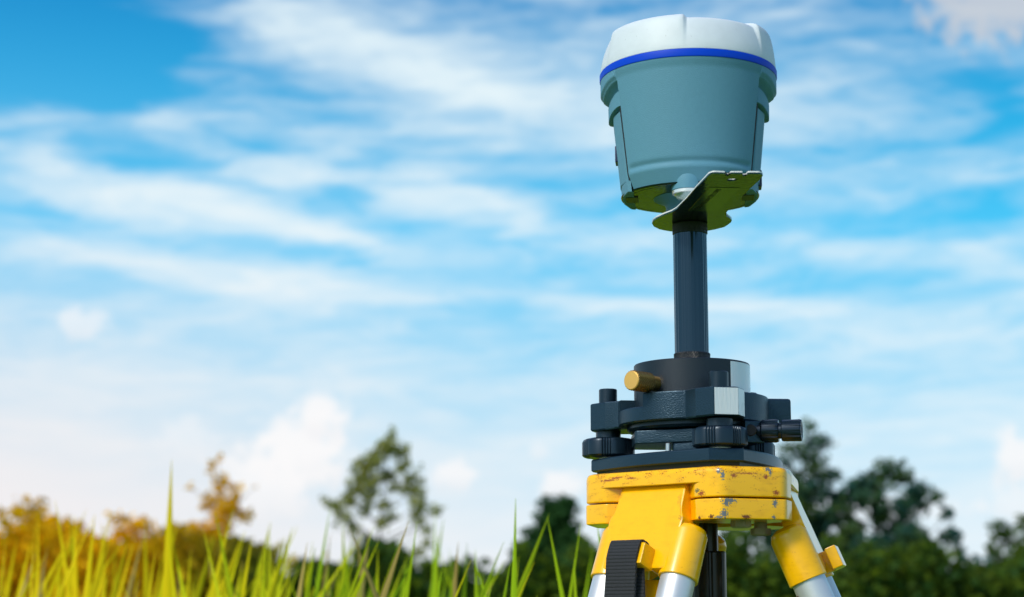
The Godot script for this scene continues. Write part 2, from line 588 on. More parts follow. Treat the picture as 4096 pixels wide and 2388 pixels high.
# clumps: [x, y, z, rx, ry] from the foot of the trunk; density in leaves per cubic metre
func tree(called: String, label: String, category: String, at: Vector3, clumps: Array, tint: Color, tint2: Color, density: float, leaf: float, trunk_r: float, group := "") -> Node3D:
	var t := thing(called, label, category, at, group)
	var top := 0.0
	for q in clumps:
		top = maxf(top, q[1])
	var s := Soup.new()
	var lean := Vector3(rng.randf_range(-0.1, 0.1), 0, rng.randf_range(-0.1, 0.1))
	var spine := []
	var rad := []
	for i in 7:
		var k := i / 6.0
		spine.append(Vector3(sin(k * 5.0 + at.x) * 0.06 * top * k * 0.4, k * top * 0.82, cos(k * 4.0 + at.x) * 0.03 * top * k) + lean * k * top)
		rad.append(trunk_r * (1.0 - 0.85 * k))
	s.limb(spine, rad, 8)
	for q in clumps:
		var c := Vector3(q[0], q[1], q[2])
		var k := clampf((c.y - Vector2(c.x, c.z).length() * 0.7) / (top * 0.82), 0.1, 0.95)
		var from: Vector3 = spine[int(k * 6.0)].lerp(spine[mini(6, int(k * 6.0) + 1)], fmod(k * 6.0, 1.0))
		var mid := from.lerp(c, 0.55) + Vector3(0, -0.06 * from.distance_to(c), 0)
		var r0 := trunk_r * lerpf(0.5, 0.14, k)
		s.limb([from, mid, c], [r0, r0 * 0.6, r0 * 0.2], 6)
	piece("trunk", s.mesh(), bark, t)
	var lv := Leaves.new()
	for q in clumps:
		var c := Vector3(q[0], q[1], q[2])
		var rx: float = q[3]
		var ry: float = q[4]
		var count := int(4.19 * rx * rx * ry * density * (1.75 if tint.r > 0.4 else 2.5))
		var mix := rng.randf()
		for i in count:
			var d := Vector3(rng.randfn(), rng.randfn(), rng.randfn()).normalized() * pow(rng.randf(), 0.42)
			d *= 1.0 + 0.25 * sin(d.x * 5.0 + q[0] * 3.0) * cos(d.y * 6.0 + q[1])
			var p := c + Vector3(d.x * rx, d.y * ry, d.z * rx)
			if p.y < 0.1:
				continue
			var k := clampf(mix * 0.5 + rng.randf() * 0.5, 0.0, 1.0)
			lv.leaf(p, leaf * rng.randf_range(0.9, 1.6), leaf * rng.randf_range(0.5, 0.85), tint.lerp(tint2, k) * rng.randf_range(0.75, 1.2), rng)
	piece("crown", lv.mesh(), leaf_mat, t)
	return t

# a rounded crown of clumps: width, bottom and top of the foliage, how ragged
func heap(w: float, y0: float, y1: float, count: int, size: float, ragged := 0.3) -> Array:
	var out := []
	for i in count:
		var k := (i + 0.5) / count
		var y := lerpf(y0, y1, k)
		var u := (y - y0) / (y1 - y0)
		var half := w * 0.5 * sqrt(maxf(0.05, 1.0 - pow(absf(u - 0.38) / 0.66, 2.2)))
		var a := i * 2.4 + rng.randf() * 0.8
		var r := half * sqrt(rng.randf_range(0.05, 1.0)) * (1.0 + ragged * rng.randf_range(-0.3, 0.5))
		var sz := size * rng.randf_range(0.7, 1.25) * lerpf(1.0, 0.62, u)
		out.append([cos(a) * maxf(0.0, r - sz * 0.5), y, sin(a) * maxf(0.0, r - sz * 0.5) * 0.8, sz, sz * 0.8])
	return out

# where something stands that shows at this bearing (in thousandths of its distance) and distance
func spot(bearing: float, d: float) -> Vector3:
	return Vector3(bearing * 0.001 * d, 0, -d)

func make_trees() -> void:
	leaf_mat = mat(Color.WHITE, 0.6)
	leaf_mat.vertex_color_use_as_albedo = true
	leaf_mat.metallic_specular = 0.16
	leaf_mat.cull_mode = BaseMaterial3D.CULL_DISABLED
	leaf_mat.backlight_enabled = true
	leaf_mat.backlight = Color(0.9, 0.9, 0.9)
	bark = bumpy(mat(lin(0.07, 0.055, 0.045), 0.9), grain(21, 0.03), 1.2, 4.0)
	var D := 60.0
	# trees on the left, the warm glow painted into their leaves
	tree("glow_tinted_tree", "golden brown scrubby tree at the left edge behind the tall grass", "tree", spot(-262, 56.0), heap(3.4, 0.6, 4.6, 20, 0.66, 0.8), GOLD, GLOW_RUSSET, 75.0, 0.22, 0.12, "golden trees beyond the field")
	tree("glow_tinted_tree", "low wide golden tree with a ragged top, right of the scrubby edge tree", "tree", spot(-205, 58.0), heap(3.2, 0.6, 4.2, 18, 0.7, 0.7), GOLD, GOLD * 0.8, 90.0, 0.22, 0.12, "golden trees beyond the field")
	tree("glow_tinted_tree", "tallest golden brown tree with a narrow gappy top, behind the tallest grass blade", "tree", spot(-161, D), [[0.1, 2.0, 0, 1.1, 0.9], [-0.6, 2.9, 0.3, 0.75, 0.6], [0.55, 2.9, -0.2, 0.8, 0.7], [0.1, 3.7, 0, 0.62, 0.55], [0.45, 4.5, 0.1, 0.5, 0.55], [-0.15, 4.75, -0.1, 0.36, 0.34], [0.25, 5.35, 0, 0.34, 0.4], [0.75, 5.1, 0.2, 0.28, 0.26], [-0.1, 5.9, 0, 0.2, 0.26], [0.15, 6.15, 0, 0.16, 0.2], [-0.75, 5.25, 0, 0.16, 0.15], [1.05, 4.3, 0, 0.3, 0.26], [1.35, 5.25, 0, 0.13, 0.12], [-0.5, 3.9, 0, 0.4, 0.3]], GOLD, GLOW_RUSSET, 210.0, 0.2, 0.14, "golden trees beyond the field")
	tree("glow_tinted_bush", "rounded golden bush between the low golden tree and the tallest one", "bush", spot(-183, 47.0), heap(2.4, 0.3, 2.6, 11, 0.6), GOLD, GLOW_RUSSET, 80.0, 0.2, 0.07)
	tree("russet_bush", "olive brown bush right of the tallest golden tree", "bush", spot(-126, 49.0), heap(2.6, 0.3, 2.75, 12, 0.58), GLOW_RUSSET, OLIVE, 80.0, 0.2, 0.07)
	tree("russet_bush", "low olive brown bush left of the airy tree", "bush", spot(-98, 50.0), heap(2.2, 0.3, 2.55, 10, 0.5), GLOW_RUSSET * 0.7, OLIVE, 80.0, 0.2, 0.07)
	# the airy tree in the middle
	tree("airy_tree", "slender airy tree with wide open gaps in its crown, alone against white cloud", "tree", spot(-68, D), [
		[0.16, 6.88, 0.00, 0.22, 0.31], [0.00, 6.47, 0.10, 0.45, 0.34], [0.48, 6.36, 0.00, 0.38, 0.29], [-0.37, 6.11, 0.10, 0.43, 0.34], [-0.80, 5.85, 0.00, 0.38, 0.36], [0.53, 5.87, 0.20, 0.29, 0.29], [-0.53, 5.44, 0.20, 0.47, 0.40], [0.00, 5.59, -0.20, 0.38, 0.27], [-1.01, 5.28, 0.00, 0.34, 0.38], [-1.17, 4.84, 0.10, 0.34, 0.29], [-0.58, 4.92, 0.20, 0.34, 0.29], [-0.64, 4.51, 0.00, 0.28, 0.25],
		[0.37, 5.18, 0.00, 0.32, 0.22], [0.80, 5.49, 0.10, 0.30, 0.32], [0.95, 5.08, 0.00, 0.35, 0.32], [1.06, 4.66, 0.10, 0.32, 0.32], [1.01, 4.25, 0.00, 0.30, 0.30], [1.11, 5.85, 0.00, 0.13, 0.13], [1.19, 5.44, 0.00, 0.14, 0.14], [0.00, 4.66, 0.20, 0.29, 0.22], [0.21, 4.30, 0.00, 0.29, 0.18], [-0.11, 4.05, 0.10, 0.25, 0.22], [-1.64, 4.66, 0.00, 0.36, 0.20], [-1.33, 4.30, 0.10, 0.34, 0.22], [-1.96, 4.82, 0.00, 0.20, 0.13], [-1.59, 3.99, 0.00, 0.13, 0.18], [-1.01, 3.94, 0.00, 0.29, 0.25], [-0.90, 3.48, 0.00, 0.17, 0.22], [-0.90, 3.12, 0.00, 0.27, 0.20],
		[1.27, 3.89, 0.00, 0.24, 0.24], [1.59, 4.46, 0.00, 0.27, 0.20], [1.85, 4.61, 0.00, 0.14, 0.09], [1.33, 3.43, 0.00, 0.23, 0.24], [1.06, 3.12, 0.00, 0.32, 0.24], [1.06, 2.76, 0.00, 0.16, 0.22], [-0.21, 3.38, 0.00, 0.25, 0.22], [-0.11, 2.91, 0.00, 0.18, 0.25], [0.00, 2.50, 0.00, 0.22, 0.22], [-0.64, 2.60, 0.00, 0.18, 0.18]], OLIVE, OLIVE * 0.6, 330.0, 0.18, 0.10)
	# bushes along the middle
	tree("olive_bush", "olive bush at the foot of the airy tree", "bush", spot(-72, 46.0), heap(2.6, 0.3, 2.45, 13, 0.55), OLIVE, GREEN, 85.0, 0.2, 0.07)
	tree("green_bush", "low dark green bush right of the airy tree's foot", "bush", spot(-43, 47.0), heap(2.6, 0.3, 2.15, 12, 0.52), GREEN, DARK, 90.0, 0.2, 0.07)
	tree("green_bush", "rounded green bush left of the dark domed tree", "bush", spot(-18, 50.0), heap(2.0, 0.3, 2.6, 10, 0.52), GREEN, DARK, 90.0, 0.2, 0.07)
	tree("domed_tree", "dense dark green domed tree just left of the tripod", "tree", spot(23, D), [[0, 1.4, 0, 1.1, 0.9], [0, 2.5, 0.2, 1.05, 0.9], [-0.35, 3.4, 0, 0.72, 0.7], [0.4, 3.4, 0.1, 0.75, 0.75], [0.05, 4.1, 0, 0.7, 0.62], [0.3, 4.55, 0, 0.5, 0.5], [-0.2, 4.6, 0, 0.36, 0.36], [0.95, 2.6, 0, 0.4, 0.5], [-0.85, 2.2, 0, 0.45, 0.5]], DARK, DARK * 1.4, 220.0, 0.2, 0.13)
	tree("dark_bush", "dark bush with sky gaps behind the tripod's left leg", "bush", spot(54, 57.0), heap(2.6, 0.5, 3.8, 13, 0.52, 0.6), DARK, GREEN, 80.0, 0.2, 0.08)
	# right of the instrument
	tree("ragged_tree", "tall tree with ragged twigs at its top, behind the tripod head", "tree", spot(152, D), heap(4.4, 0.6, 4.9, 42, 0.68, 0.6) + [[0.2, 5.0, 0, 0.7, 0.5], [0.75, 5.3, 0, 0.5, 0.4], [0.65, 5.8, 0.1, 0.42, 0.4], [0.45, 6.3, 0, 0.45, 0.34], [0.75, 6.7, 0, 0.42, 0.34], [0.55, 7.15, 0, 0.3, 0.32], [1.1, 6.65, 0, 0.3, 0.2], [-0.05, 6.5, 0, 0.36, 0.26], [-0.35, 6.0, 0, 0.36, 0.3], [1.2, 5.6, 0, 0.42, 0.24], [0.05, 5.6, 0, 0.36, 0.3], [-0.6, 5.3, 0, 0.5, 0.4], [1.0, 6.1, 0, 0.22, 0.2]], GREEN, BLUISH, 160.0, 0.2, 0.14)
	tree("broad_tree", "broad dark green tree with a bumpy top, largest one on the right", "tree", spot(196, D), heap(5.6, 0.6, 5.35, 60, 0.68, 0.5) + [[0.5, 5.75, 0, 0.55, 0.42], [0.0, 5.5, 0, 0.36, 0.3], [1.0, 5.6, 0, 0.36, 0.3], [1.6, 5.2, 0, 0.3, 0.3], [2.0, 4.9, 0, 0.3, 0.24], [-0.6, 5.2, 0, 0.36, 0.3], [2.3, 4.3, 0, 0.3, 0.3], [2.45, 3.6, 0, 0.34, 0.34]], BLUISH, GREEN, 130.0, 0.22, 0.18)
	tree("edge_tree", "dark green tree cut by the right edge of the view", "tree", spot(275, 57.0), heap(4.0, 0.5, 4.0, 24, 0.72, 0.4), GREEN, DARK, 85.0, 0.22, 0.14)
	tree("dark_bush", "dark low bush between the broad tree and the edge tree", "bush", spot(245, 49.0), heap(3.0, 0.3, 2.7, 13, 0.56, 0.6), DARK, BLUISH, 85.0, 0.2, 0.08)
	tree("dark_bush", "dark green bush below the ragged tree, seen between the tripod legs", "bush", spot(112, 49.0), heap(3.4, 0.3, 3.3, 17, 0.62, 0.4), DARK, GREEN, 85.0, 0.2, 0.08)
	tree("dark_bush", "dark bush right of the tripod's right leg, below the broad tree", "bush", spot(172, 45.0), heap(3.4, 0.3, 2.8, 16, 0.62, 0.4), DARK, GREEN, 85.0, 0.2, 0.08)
	# the low growth along the far side of the field
	var lv := Leaves.new()
	for i in 62000:
		var x := rng.randf_range(-17.0, 17.0)
		var z := rng.randf_range(-44.0, -38.0)
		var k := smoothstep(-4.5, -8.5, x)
		var h := 2.15 + 0.5 * k + 0.28 * sin(x * 1.7) + 0.22 * sin(x * 4.3 + 1.0) + 0.12 * sin(x * 9.7)
		var y := h * sqrt(rng.randf())
		var tint := DARK.lerp(GREEN, rng.randf()).lerp(GOLD.lerp(GLOW_RUSSET, rng.randf()), k)  # towards the left the leaf colour carries the painted warm glow
		lv.leaf(Vector3(x, maxf(0.1, y), z), 0.26, 0.16, tint * rng.randf_range(0.7, 1.2), rng)
	var u := piece("undergrowth", lv.mesh(), leaf_mat, self)
	u.set_meta("kind", "stuff")
	tag(u, "low leafy undergrowth along the far side of the field, golden at left and dark green at right", "undergrowth")

# one blade: foot, height, lean, width; bends over towards its tip
func blade(lv: Leaves, foot: Vector3, h: float, lean: Vector3, w: float, tint: Color, turn: float, droop := 0.0) -> void:
	var n := 9
	var side := Vector3(cos(turn), 0, sin(turn))
	var k0 := lv.v.size()
	for i in n + 1:
		var t := float(i) / n
		var p := foot + Vector3(0, h * t, 0) + lean * t * t * h
		p.y -= droop * t * t * t * h
		var ww := w * minf(1.0, 0.55 + t) * pow(maxf(0.0, 1.0 - pow(t, 4.5)), 0.85) + 0.0004
		var face := side.cross(Vector3.UP).normalized()
		for q in [-1.0, 0.0, 1.0]:
			lv.v.push_back(p + side * ww * 0.5 * q + face * (0.12 * ww if q != 0.0 else 0.0))
			lv.n.push_back((face + side * q * 0.35).normalized())
			lv.c.push_back(tint)
	for i in n:
		for q in 2:
			var a := k0 + i * 3 + q
			for j in [a, a + 4, a + 1, a, a + 3, a + 4]:
				lv.ix.push_back(j)

func make_grass() -> void:
	var gm := mat(Color.WHITE, 0.5)
	gm.vertex_color_use_as_albedo = true
	gm.cull_mode = BaseMaterial3D.CULL_DISABLED
	gm.backlight_enabled = true
	gm.backlight = Color(0.8, 0.8, 0.8)
	gm.metallic_specular = 0.2
	var fresh := Color(0.36, 0.56, 0.014)
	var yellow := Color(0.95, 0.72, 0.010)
	var lv := Leaves.new()
	for i in 460:
		var d := rng.randf_range(1.9, 4.3)
		var bearing := rng.randf_range(-0.36, 0.09)
		d = lerpf(d, 3.6, clampf((-0.06 - bearing) / 0.3, 0.0, 0.6))
		if rng.randf() < smoothstep(-0.14, 0.02, bearing) * 0.55:
			continue
		var k := clampf((-0.065 - bearing) / 0.14, 0.0, 1.0)         # warm glow painted in: yellower towards the left
		var tip := rng.randfn(0.034, 0.020) + 0.006 * k
		if tip > 0.062:
			tip = 0.062 - rng.randf() * 0.03
		var h := EYE + tip * d
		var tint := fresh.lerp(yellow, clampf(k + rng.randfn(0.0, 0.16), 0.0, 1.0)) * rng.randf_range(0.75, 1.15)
		if rng.randf() < 0.09:
			tint = Color(0.62, 0.46, 0.13) * rng.randf_range(0.6, 1.0)      # a dry one
		var lean := Vector3(rng.randfn(0.05, 0.11), 0, rng.randfn(0.0, 0.06))
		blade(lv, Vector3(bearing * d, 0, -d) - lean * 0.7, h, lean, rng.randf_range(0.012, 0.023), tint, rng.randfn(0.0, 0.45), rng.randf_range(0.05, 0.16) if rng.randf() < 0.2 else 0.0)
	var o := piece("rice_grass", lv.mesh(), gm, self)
	o.set_meta("kind", "stuff")
	tag(o, "dense upright blades of rice grass, yellowish at left and fresh green towards the tripod", "grass")
	# the short grass of the field further off and around the tripod
	var turf := Color(0.20, 0.42, 0.025)
	var lo := Leaves.new()
	for i in 5000:
		var d := 1.2 + 9.0 * pow(rng.randf(), 1.3)
		var bearing := rng.randf_range(-0.45, 0.45)
		var tint := turf.lerp(yellow, clampf(rng.randfn(0.15, 0.12), 0.0, 1.0)) * rng.randf_range(0.7, 1.1)
		blade(lo, Vector3(bearing * d, 0, -d), rng.randf_range(0.3, 0.62), Vector3(rng.randfn(0.0, 0.2), 0, rng.randfn(0.0, 0.2)), 0.011, tint, rng.randf() * TAU)
	for i in 2500:
		var p := Vector3(rng.randfn(0.1, 0.9), 0, -1.0 + rng.randfn(0.0, 0.8))
		if Vector2(p.x, p.z).length() < 0.3:
			continue
		blade(lo, p, rng.randf_range(0.15, 0.4), Vector3(rng.randfn(0.0, 0.2), 0, rng.randfn(0.0, 0.2)), 0.01, turf * rng.randf_range(0.7, 1.1), rng.randf() * TAU)
	var q := piece("short_grass", lo.mesh(), gm, self)
	q.set_meta("kind", "stuff")
	tag(q, "short green grass of the field under and around the tripod", "grass")
	# blades that stand out: bearing and tip (thousandths of the distance), distance, width, lean, how yellow, label
	var tall := [
		[-184.0, 88.0, 3.0, 0.024, 0.005, 0.95, "tallest broad yellow grass blade, rising to a thin point at left"],
		[-246.0, 66.0, 3.1, 0.014, -0.10, 1.0, "bent yellow blade leaning left in front of the scrubby golden tree"],
		[-216.0, 60.0, 3.4, 0.016, 0.10, 0.9, "yellow blade leaning right, between the bent blade and the tallest one"],
		[-150.0, 62.0, 3.2, 0.013, 0.12, 0.75, "slim yellow-green blade in front of the tallest golden tree"],
		[-143.0, 50.0, 2.9, 0.013, 0.14, 0.6, "yellow-green blade leaning right beside the tallest golden tree"],
		[-118.0, 52.0, 2.7, 0.010, 0.10, 0.4, "thin blade with a hair-fine tip below the white heap of cloud"],
		[-107.0, 44.0, 3.0, 0.013, 0.05, 0.4, "green blade left of the airy tree"],
		[-72.0, 40.0, 2.7, 0.013, 0.0, 0.35, "upright pale green blade at the airy tree's foot"],
		[-51.0, 55.0, 2.2, 0.011, 0.07, 0.1, "fresh green blade with a long thin tip right of the airy tree"],
		[-40.0, 47.0, 2.5, 0.012, 0.01, 0.1, "upright fresh green blade midway between airy tree and domed tree"],
		[2.0, 67.0, 1.95, 0.014, 0.01, 0.0, "tall bright green blade in front of the dark domed tree"],
		[19.0, 57.0, 2.1, 0.012, -0.10, 0.05, "bright green blade leaning left across the domed tree"],
		[37.0, 54.0, 2.2, 0.010, 0.08, 0.1, "bright green blade close to the tripod's left side"],
		[-22.0, 34.0, 2.0, 0.010, 0.22, 0.6, "yellow-tipped leaning blade left of the tall bright green one"],
		[12.0, 33.0, 2.0, 0.010, 0.24, 0.55, "yellow-tipped leaning blade right of the tall bright green one"],
	]
	for b in tall:
		var l := Leaves.new()
		var d: float = b[2]
		var lean := Vector3(b[4], 0, 0.02)
		var h: float = EYE + b[1] * 0.001 * d
		blade(l, Vector3.ZERO, h, lean, b[3], fresh.lerp(yellow, b[5]), 0.15 * sin(b[0]))
		var t := piece(numbered("grass_blade"), l.mesh(), gm, self)
		t.position = spot(b[0], d) - lean * h
		tag(t, b[6], "grass blade", "blades that stand out of the rice grass")

# ---------------------------------------------------------------- the instrument
func make_instrument() -> void:
	make_tripod()
	make_tribrach()
	make_adapter()
	make_bracket()
	make_receiver()

func polar(az: float, r: float) -> Vector3:
	return Vector3(sin(deg_to_rad(az)) * r, 0, cos(deg_to_rad(az)) * r)

func around(local: Array, az: float, mid: Vector2) -> PackedVector2Array:
	# (tangent, radial) round a corner at this azimuth to (x, z)
	var out := PackedVector2Array()
	var s := sin(deg_to_rad(az))
	var c := cos(deg_to_rad(az))
	for p in local:
		out.push_back(mid + Vector2(p.y * s + p.x * c, p.y * c - p.x * s))
	return out

var yellow_paint: StandardMaterial3D

func make_tripod() -> void:
	var base := Vector3(AXIS.x + 0.008, 0, AXIS.z)
	var t := thing("surveying_tripod", "yellow and aluminium surveying tripod with scuffed yellow head", "tripod", base)
	var paint := Color(1.0, 0.75, 0.01)
	yellow_paint = mat(Color.WHITE, 0.3)
	yellow_paint.albedo_texture = worn(512, 512, 40, paint, 0.0, -0.16, [[200, 140, 5, 4, Color(0.4, 0.2, 0.05)], [390, 330, 4, 6, Color(0.35, 0.25, 0.2)]])
	yellow_paint.uv1_triplanar = true
	yellow_paint.uv1_scale = Vector3.ONE * 9.0
	yellow_paint.clearcoat_enabled = true
	yellow_paint.metallic_specular = 0.3
	yellow_paint.clearcoat = 0.7
	yellow_paint.clearcoat_roughness = 0.16
	var grey := Color(0.42, 0.44, 0.47)
	var red := Color(0.62, 0.31, 0.07)
	var coat := func(m: StandardMaterial3D) -> StandardMaterial3D:
		m.clearcoat_enabled = true
		m.clearcoat = 0.7
		m.metallic_specular = 0.3
		m.clearcoat_roughness = 0.16
		return m
	# the front corner's own paint, 4 texels to the millimetre round its side
	var scuffed: StandardMaterial3D = coat.call(mat(Color.WHITE, 0.32))
	scuffed.albedo_texture = worn(1024, 96, 41, paint, 0.95, -0.04, [[100, 17, 4, 5, grey], [112, 28, 4, 8, grey], [146, 30, 5, 4, red], [252, 30, 5, 4, red], [260, 8, 8, 4, grey], [267, 16, 3, 7, grey], [41, 80, 7, 5, red], [24, 72, 8, 4, Color(0.5, 0.42, 0.2)], [284, 78, 6, 5, red], [190, 22, 18, 2, Color(0.72, 0.42, 0.05)]])
	scuffed.uv1_scale = Vector3(1.0 / 0.256, -1.0 / 0.024, 1)
	scuffed.uv1_offset = Vector3(0, 0.1168 / 0.024, 0)
	var bridge: StandardMaterial3D = coat.call(mat(Color.WHITE, 0.32))
	bridge.albedo_texture = worn(2048, 96, 43, paint, 0.95, -0.04, [[455, 18, 14, 2, Color(0.64, 0.32, 0.10)], [430, 24, 20, 2, red], [520, 22, 8, 2, red], [1210, 30, 10, 4, red]])
	bridge.uv1_scale = Vector3(1.0 / 0.512, -1.0 / 0.024, 1)
	bridge.uv1_offset = Vector3(0, 0.1168 / 0.024, 0)
	var chipped: StandardMaterial3D = coat.call(mat(Color.WHITE, 0.32))
	chipped.albedo_texture = worn(1024, 64, 47, paint, 0.35, -0.08, [[120, 7, 14, 5, grey], [112, 14, 6, 6, grey], [104, 46, 7, 8, grey], [90, 56, 10, 3, grey], [62, 54, 5, 4, Color(0.4, 0.22, 0.05)], [176, 54, 8, 4, Color(0.42, 0.2, 0.05)], [270, 12, 5, 7, grey], [266, 54, 4, 4, grey], [22, 56, 3, 3, Color(0.4, 0.15, 0.05)]])
	chipped.uv1_scale = Vector3(1.0 / 0.256, -1.0 / 0.016, 1)
	chipped.uv1_offset = Vector3(0, 0.0926 / 0.016, 0)
	var plainer: StandardMaterial3D = coat.call(mat(Color.WHITE, 0.32))
	plainer.albedo_texture = worn(1024, 64, 53, paint, 0.3, -0.1, [])
	plainer.uv1_scale = chipped.uv1_scale
	plainer.uv1_offset = chipped.uv1_offset
	var mid := Vector2(0.008, 0)
	# head plate: a triangle with cut corners, bridging over the three legs
	var corner := [Vector2(-0.041, 0.0735), Vector2(-0.0265, 0.091), Vector2(0.0265, 0.091), Vector2(0.041, 0.0735)]
	var plan := []
	for az in [-102.0, 18.0, 138.0]:
		for p in around(corner, az, mid):
			plan.append(p)
	var head := Soup.new()
	head.prism(rounded(plan, 0.007, 5), [Vector2(0.0012, 0.1046), Vector2(0.0006, 0.1052), Vector2(0.0006, 0.1120), Vector2(0.0011, 0.1142), Vector2(0.0024, 0.1160), Vector2(0.0048, 0.1166)])
	put("head_plate", head, bridge, t)
	# corner blocks, full height, and the clamps below them
	var k := 0
	for az in [-102.0, 18.0, 138.0]:
		var b := Soup.new()
		var inner := [Vector2(-0.040, 0.0735), Vector2(-0.0265, 0.091), Vector2(0.0265, 0.091), Vector2(0.040, 0.0735), Vector2(0.033, 0.030), Vector2(-0.033, 0.030)]
		b.prism(rounded(Array(around(inner, az, mid)), 0.006, 5), [Vector2(0.0012, 0.0938), Vector2(0.0004, 0.0942), Vector2(0, 0.0950), Vector2(0, 0.1120), Vector2(0.0005, 0.1142), Vector2(0.0018, 0.1160), Vector2(0.0042, 0.1168)])
		put("corner_block", b, scuffed if k == 1 else bridge, t, k)
		var c := Soup.new()
		c.prism(rounded(Array(around(inner, az, mid)), 0.003, 3), Soup.edge(0.0772, 0.0926, 0.001))
		var cl := put("hinge_clamp", c, chipped if k == 1 else plainer, t, k)
		if k == 1:
			cl.set_meta("label", "front hinge clamp with bare grey chips in its paint")
		k += 1
	# hexagon bolts under the front clamp
	var rusty := bumpy(mat(lin(0.42, 0.36, 0.26), 0.7, 0.3), grain(61, 0.05), 60.0, 0.03)
	k = 0
	for p in [Vector3(0.0285, 0.0772, 0.064), Vector3(0.0465, 0.0725, 0.040)]:
		var b := Soup.new()
		b.lathe([Vector2(0.0065, -0.0052), Vector2(0.0078, -0.0042), Vector2(0.0078, 0.0002)], Transform3D(Basis(Vector3.UP, 0.35 + k), p), 6)
		b.bar(p + Vector3(0, -0.0002, 0), p + Vector3(0, 0.012, 0), 0.005, 0.005)
		put("hexagon_bolt", b, rusty, t, k)
		k += 1
	# centre screw that holds the tribrach
	var black := mat(lin(0.010, 0.012, 0.016), 0.3)
	var cs := Soup.new()
	cs.bar(Vector3(0.0105, 0.120, 0), Vector3(0.0105, 0.050, 0), 0.0075, 0.0075)
	put("screw_shaft", cs, black, t)
	var grip := Soup.new()
	var rows := []
	for y in [[-0.06, 0.0135], [-0.059, 0.0145], [0.0555, 0.0145], [0.0568, 0.0135]]:
		var row := PackedVector3Array()
		for i in 72:
			var a := TAU * i / 72
			var r: float = y[1] - (0.0011 if i % 9 < 2 else 0.0)
			row.push_back(Vector3(0.0095 + sin(a) * r, y[0], cos(a) * r))
		rows.append(row)
	grip.skin(rows)
	put("screw_grip", grip, black, t)
	# three legs
	var alu := bumpy(mat(lin(0.66, 0.69, 0.72), 0.42, 0.55), grain(70, 0.02, FastNoiseLite.TYPE_SIMPLEX, 256), 40.0, 0.004)
	k = 0
	for az in [-42.0, 75.5, 198.0]:
		var leg := Node3D.new()
		leg.name = "leg" if k == 0 else "leg_%03d" % k
		t.add_child(leg, true)
		var tilt := deg_to_rad(22.8)
		var out := polar(az, 1.0)
		var down := out * sin(tilt) - Vector3.UP * cos(tilt)
		var nrm := out * cos(tilt) + Vector3.UP * sin(tilt)
		var tan := polar(az + 90.0, 1.0)
		var o := Vector3(mid.x, 0.0985, mid.y) + out * (0.060 if k == 1 else 0.057)
		# plan of the casting in (tangent, down); its thickness runs along the normal
		var frame := Transform3D(Basis(tan, nrm, down), o)
		var c := Soup.new()
		var shape := [Vector2(-0.031, -0.004), Vector2(0.031, -0.004), Vector2(0.032, 0.018), Vector2(0.036, 0.026), Vector2(0.0350, 0.032), Vector2(0.0335, 0.0665), Vector2(0.014, 0.0665), Vector2(0.007, 0.061), Vector2(-0.007, 0.061), Vector2(-0.014, 0.0665), Vector2(-0.0335, 0.0665), Vector2(-0.0350, 0.032), Vector2(-0.036, 0.026), Vector2(-0.032, 0.018)]
		c.prism(rounded(shape, 0.005, 4), Soup.edge(-0.005, 0.0105, 0.0014), frame)
		# rounded hinge barrel along the top edge
		c.bar(o - tan * 0.031 + nrm * 0.002, o + tan * 0.031 + nrm * 0.002, 0.0082, 0.0082, 0.0008)
		# cross web between the sleeves, further in
		c.box(o + down * 0.078 - nrm * 0.010, Vector3(0.03, 0.004, 0.010), Basis(tan, nrm, down), 0.001)
		put("casting", c, yellow_paint, leg)
		for s in [-1.0, 1.0]:
			var sl := Soup.new()
			var q: Vector3 = o + tan * 0.0325 * s - nrm * 0.0042
			sl.lathe([Vector2(0.0001, 0.0255), Vector2(0.008, 0.0262), Vector2(0.0128, 0.0290), Vector2(0.0148, 0.0335), Vector2(0.0151, 0.0690), Vector2(0.0146, 0.0695)], Transform3D(Basis(tan, down, tan.cross(down)), q), 48)
			put("sleeve", sl, yellow_paint, leg, 0 if s < 0 else 1)
			var tb := Soup.new()
			tb.bar(q + down * 0.066, q + down * 0.62, 0.0131, 0.0131, 0.0005, 48)
			put("tube", tb, alu, leg, 0 if s < 0 else 1)
		# lug that carries the strap or the leg clip
		var lug := Soup.new()
		lug.prism(rounded([Vector2(0.006, 0.008), Vector2(0.017, 0.008), Vector2(0.017, 0.0238), Vector2(-0.014, 0.0238), Vector2(-0.014, 0.0150), Vector2(0.006, 0.0150)], 0.0012, 2), Soup.edge(0.0510, 0.0680, 0.001), Transform3D(Basis(tan, down, nrm), o))
		put("lug", lug, yellow_paint, leg)
		# inner leg that slides between the tubes down to a pointed shoe
		var lo := Soup.new()
		lo.box(o + down * 0.78 - nrm * 0.0042, Vector3(0.016, 0.010, 0.215), Basis(tan, nrm, down), 0.002)
		put("sliding_leg", lo, alu, leg)
		var lockset := Soup.new()
		lockset.box(o + down * 0.61 - nrm * 0.0042, Vector3(0.052, 0.018, 0.03), Basis(tan, nrm, down), 0.004)
		put("leg_clamp", lockset, yellow_paint, leg)
		var shoe := Soup.new()
		var from: Vector3 = o + down * 0.98 - nrm * 0.0042
		var far: Vector3 = from + down * ((from.y + EYE) / cos(tilt) + 0.01)
		shoe.bar(from, far, 0.017, 0.004, 0.001, 24)
		put("shoe", shoe, yellow_paint, leg)
		if k == 1:
			var sc := Soup.new()
			var sp: Vector3 = o + down * 0.083 + tan * -0.036 - nrm * 0.0168
			sc.lathe([Vector2(0.0001, 0.0052), Vector2(0.003, 0.0048), Vector2(0.0052, 0.0030), Vector2(0.0062, 0.0), Vector2(0.0062, -0.006)], Transform3D(Soup.along(-nrm), sp), 24)
			put("rivet", sc, mat(lin(0.20, 0.07, 0.03), 0.35, 0.7), leg)
		k += 1
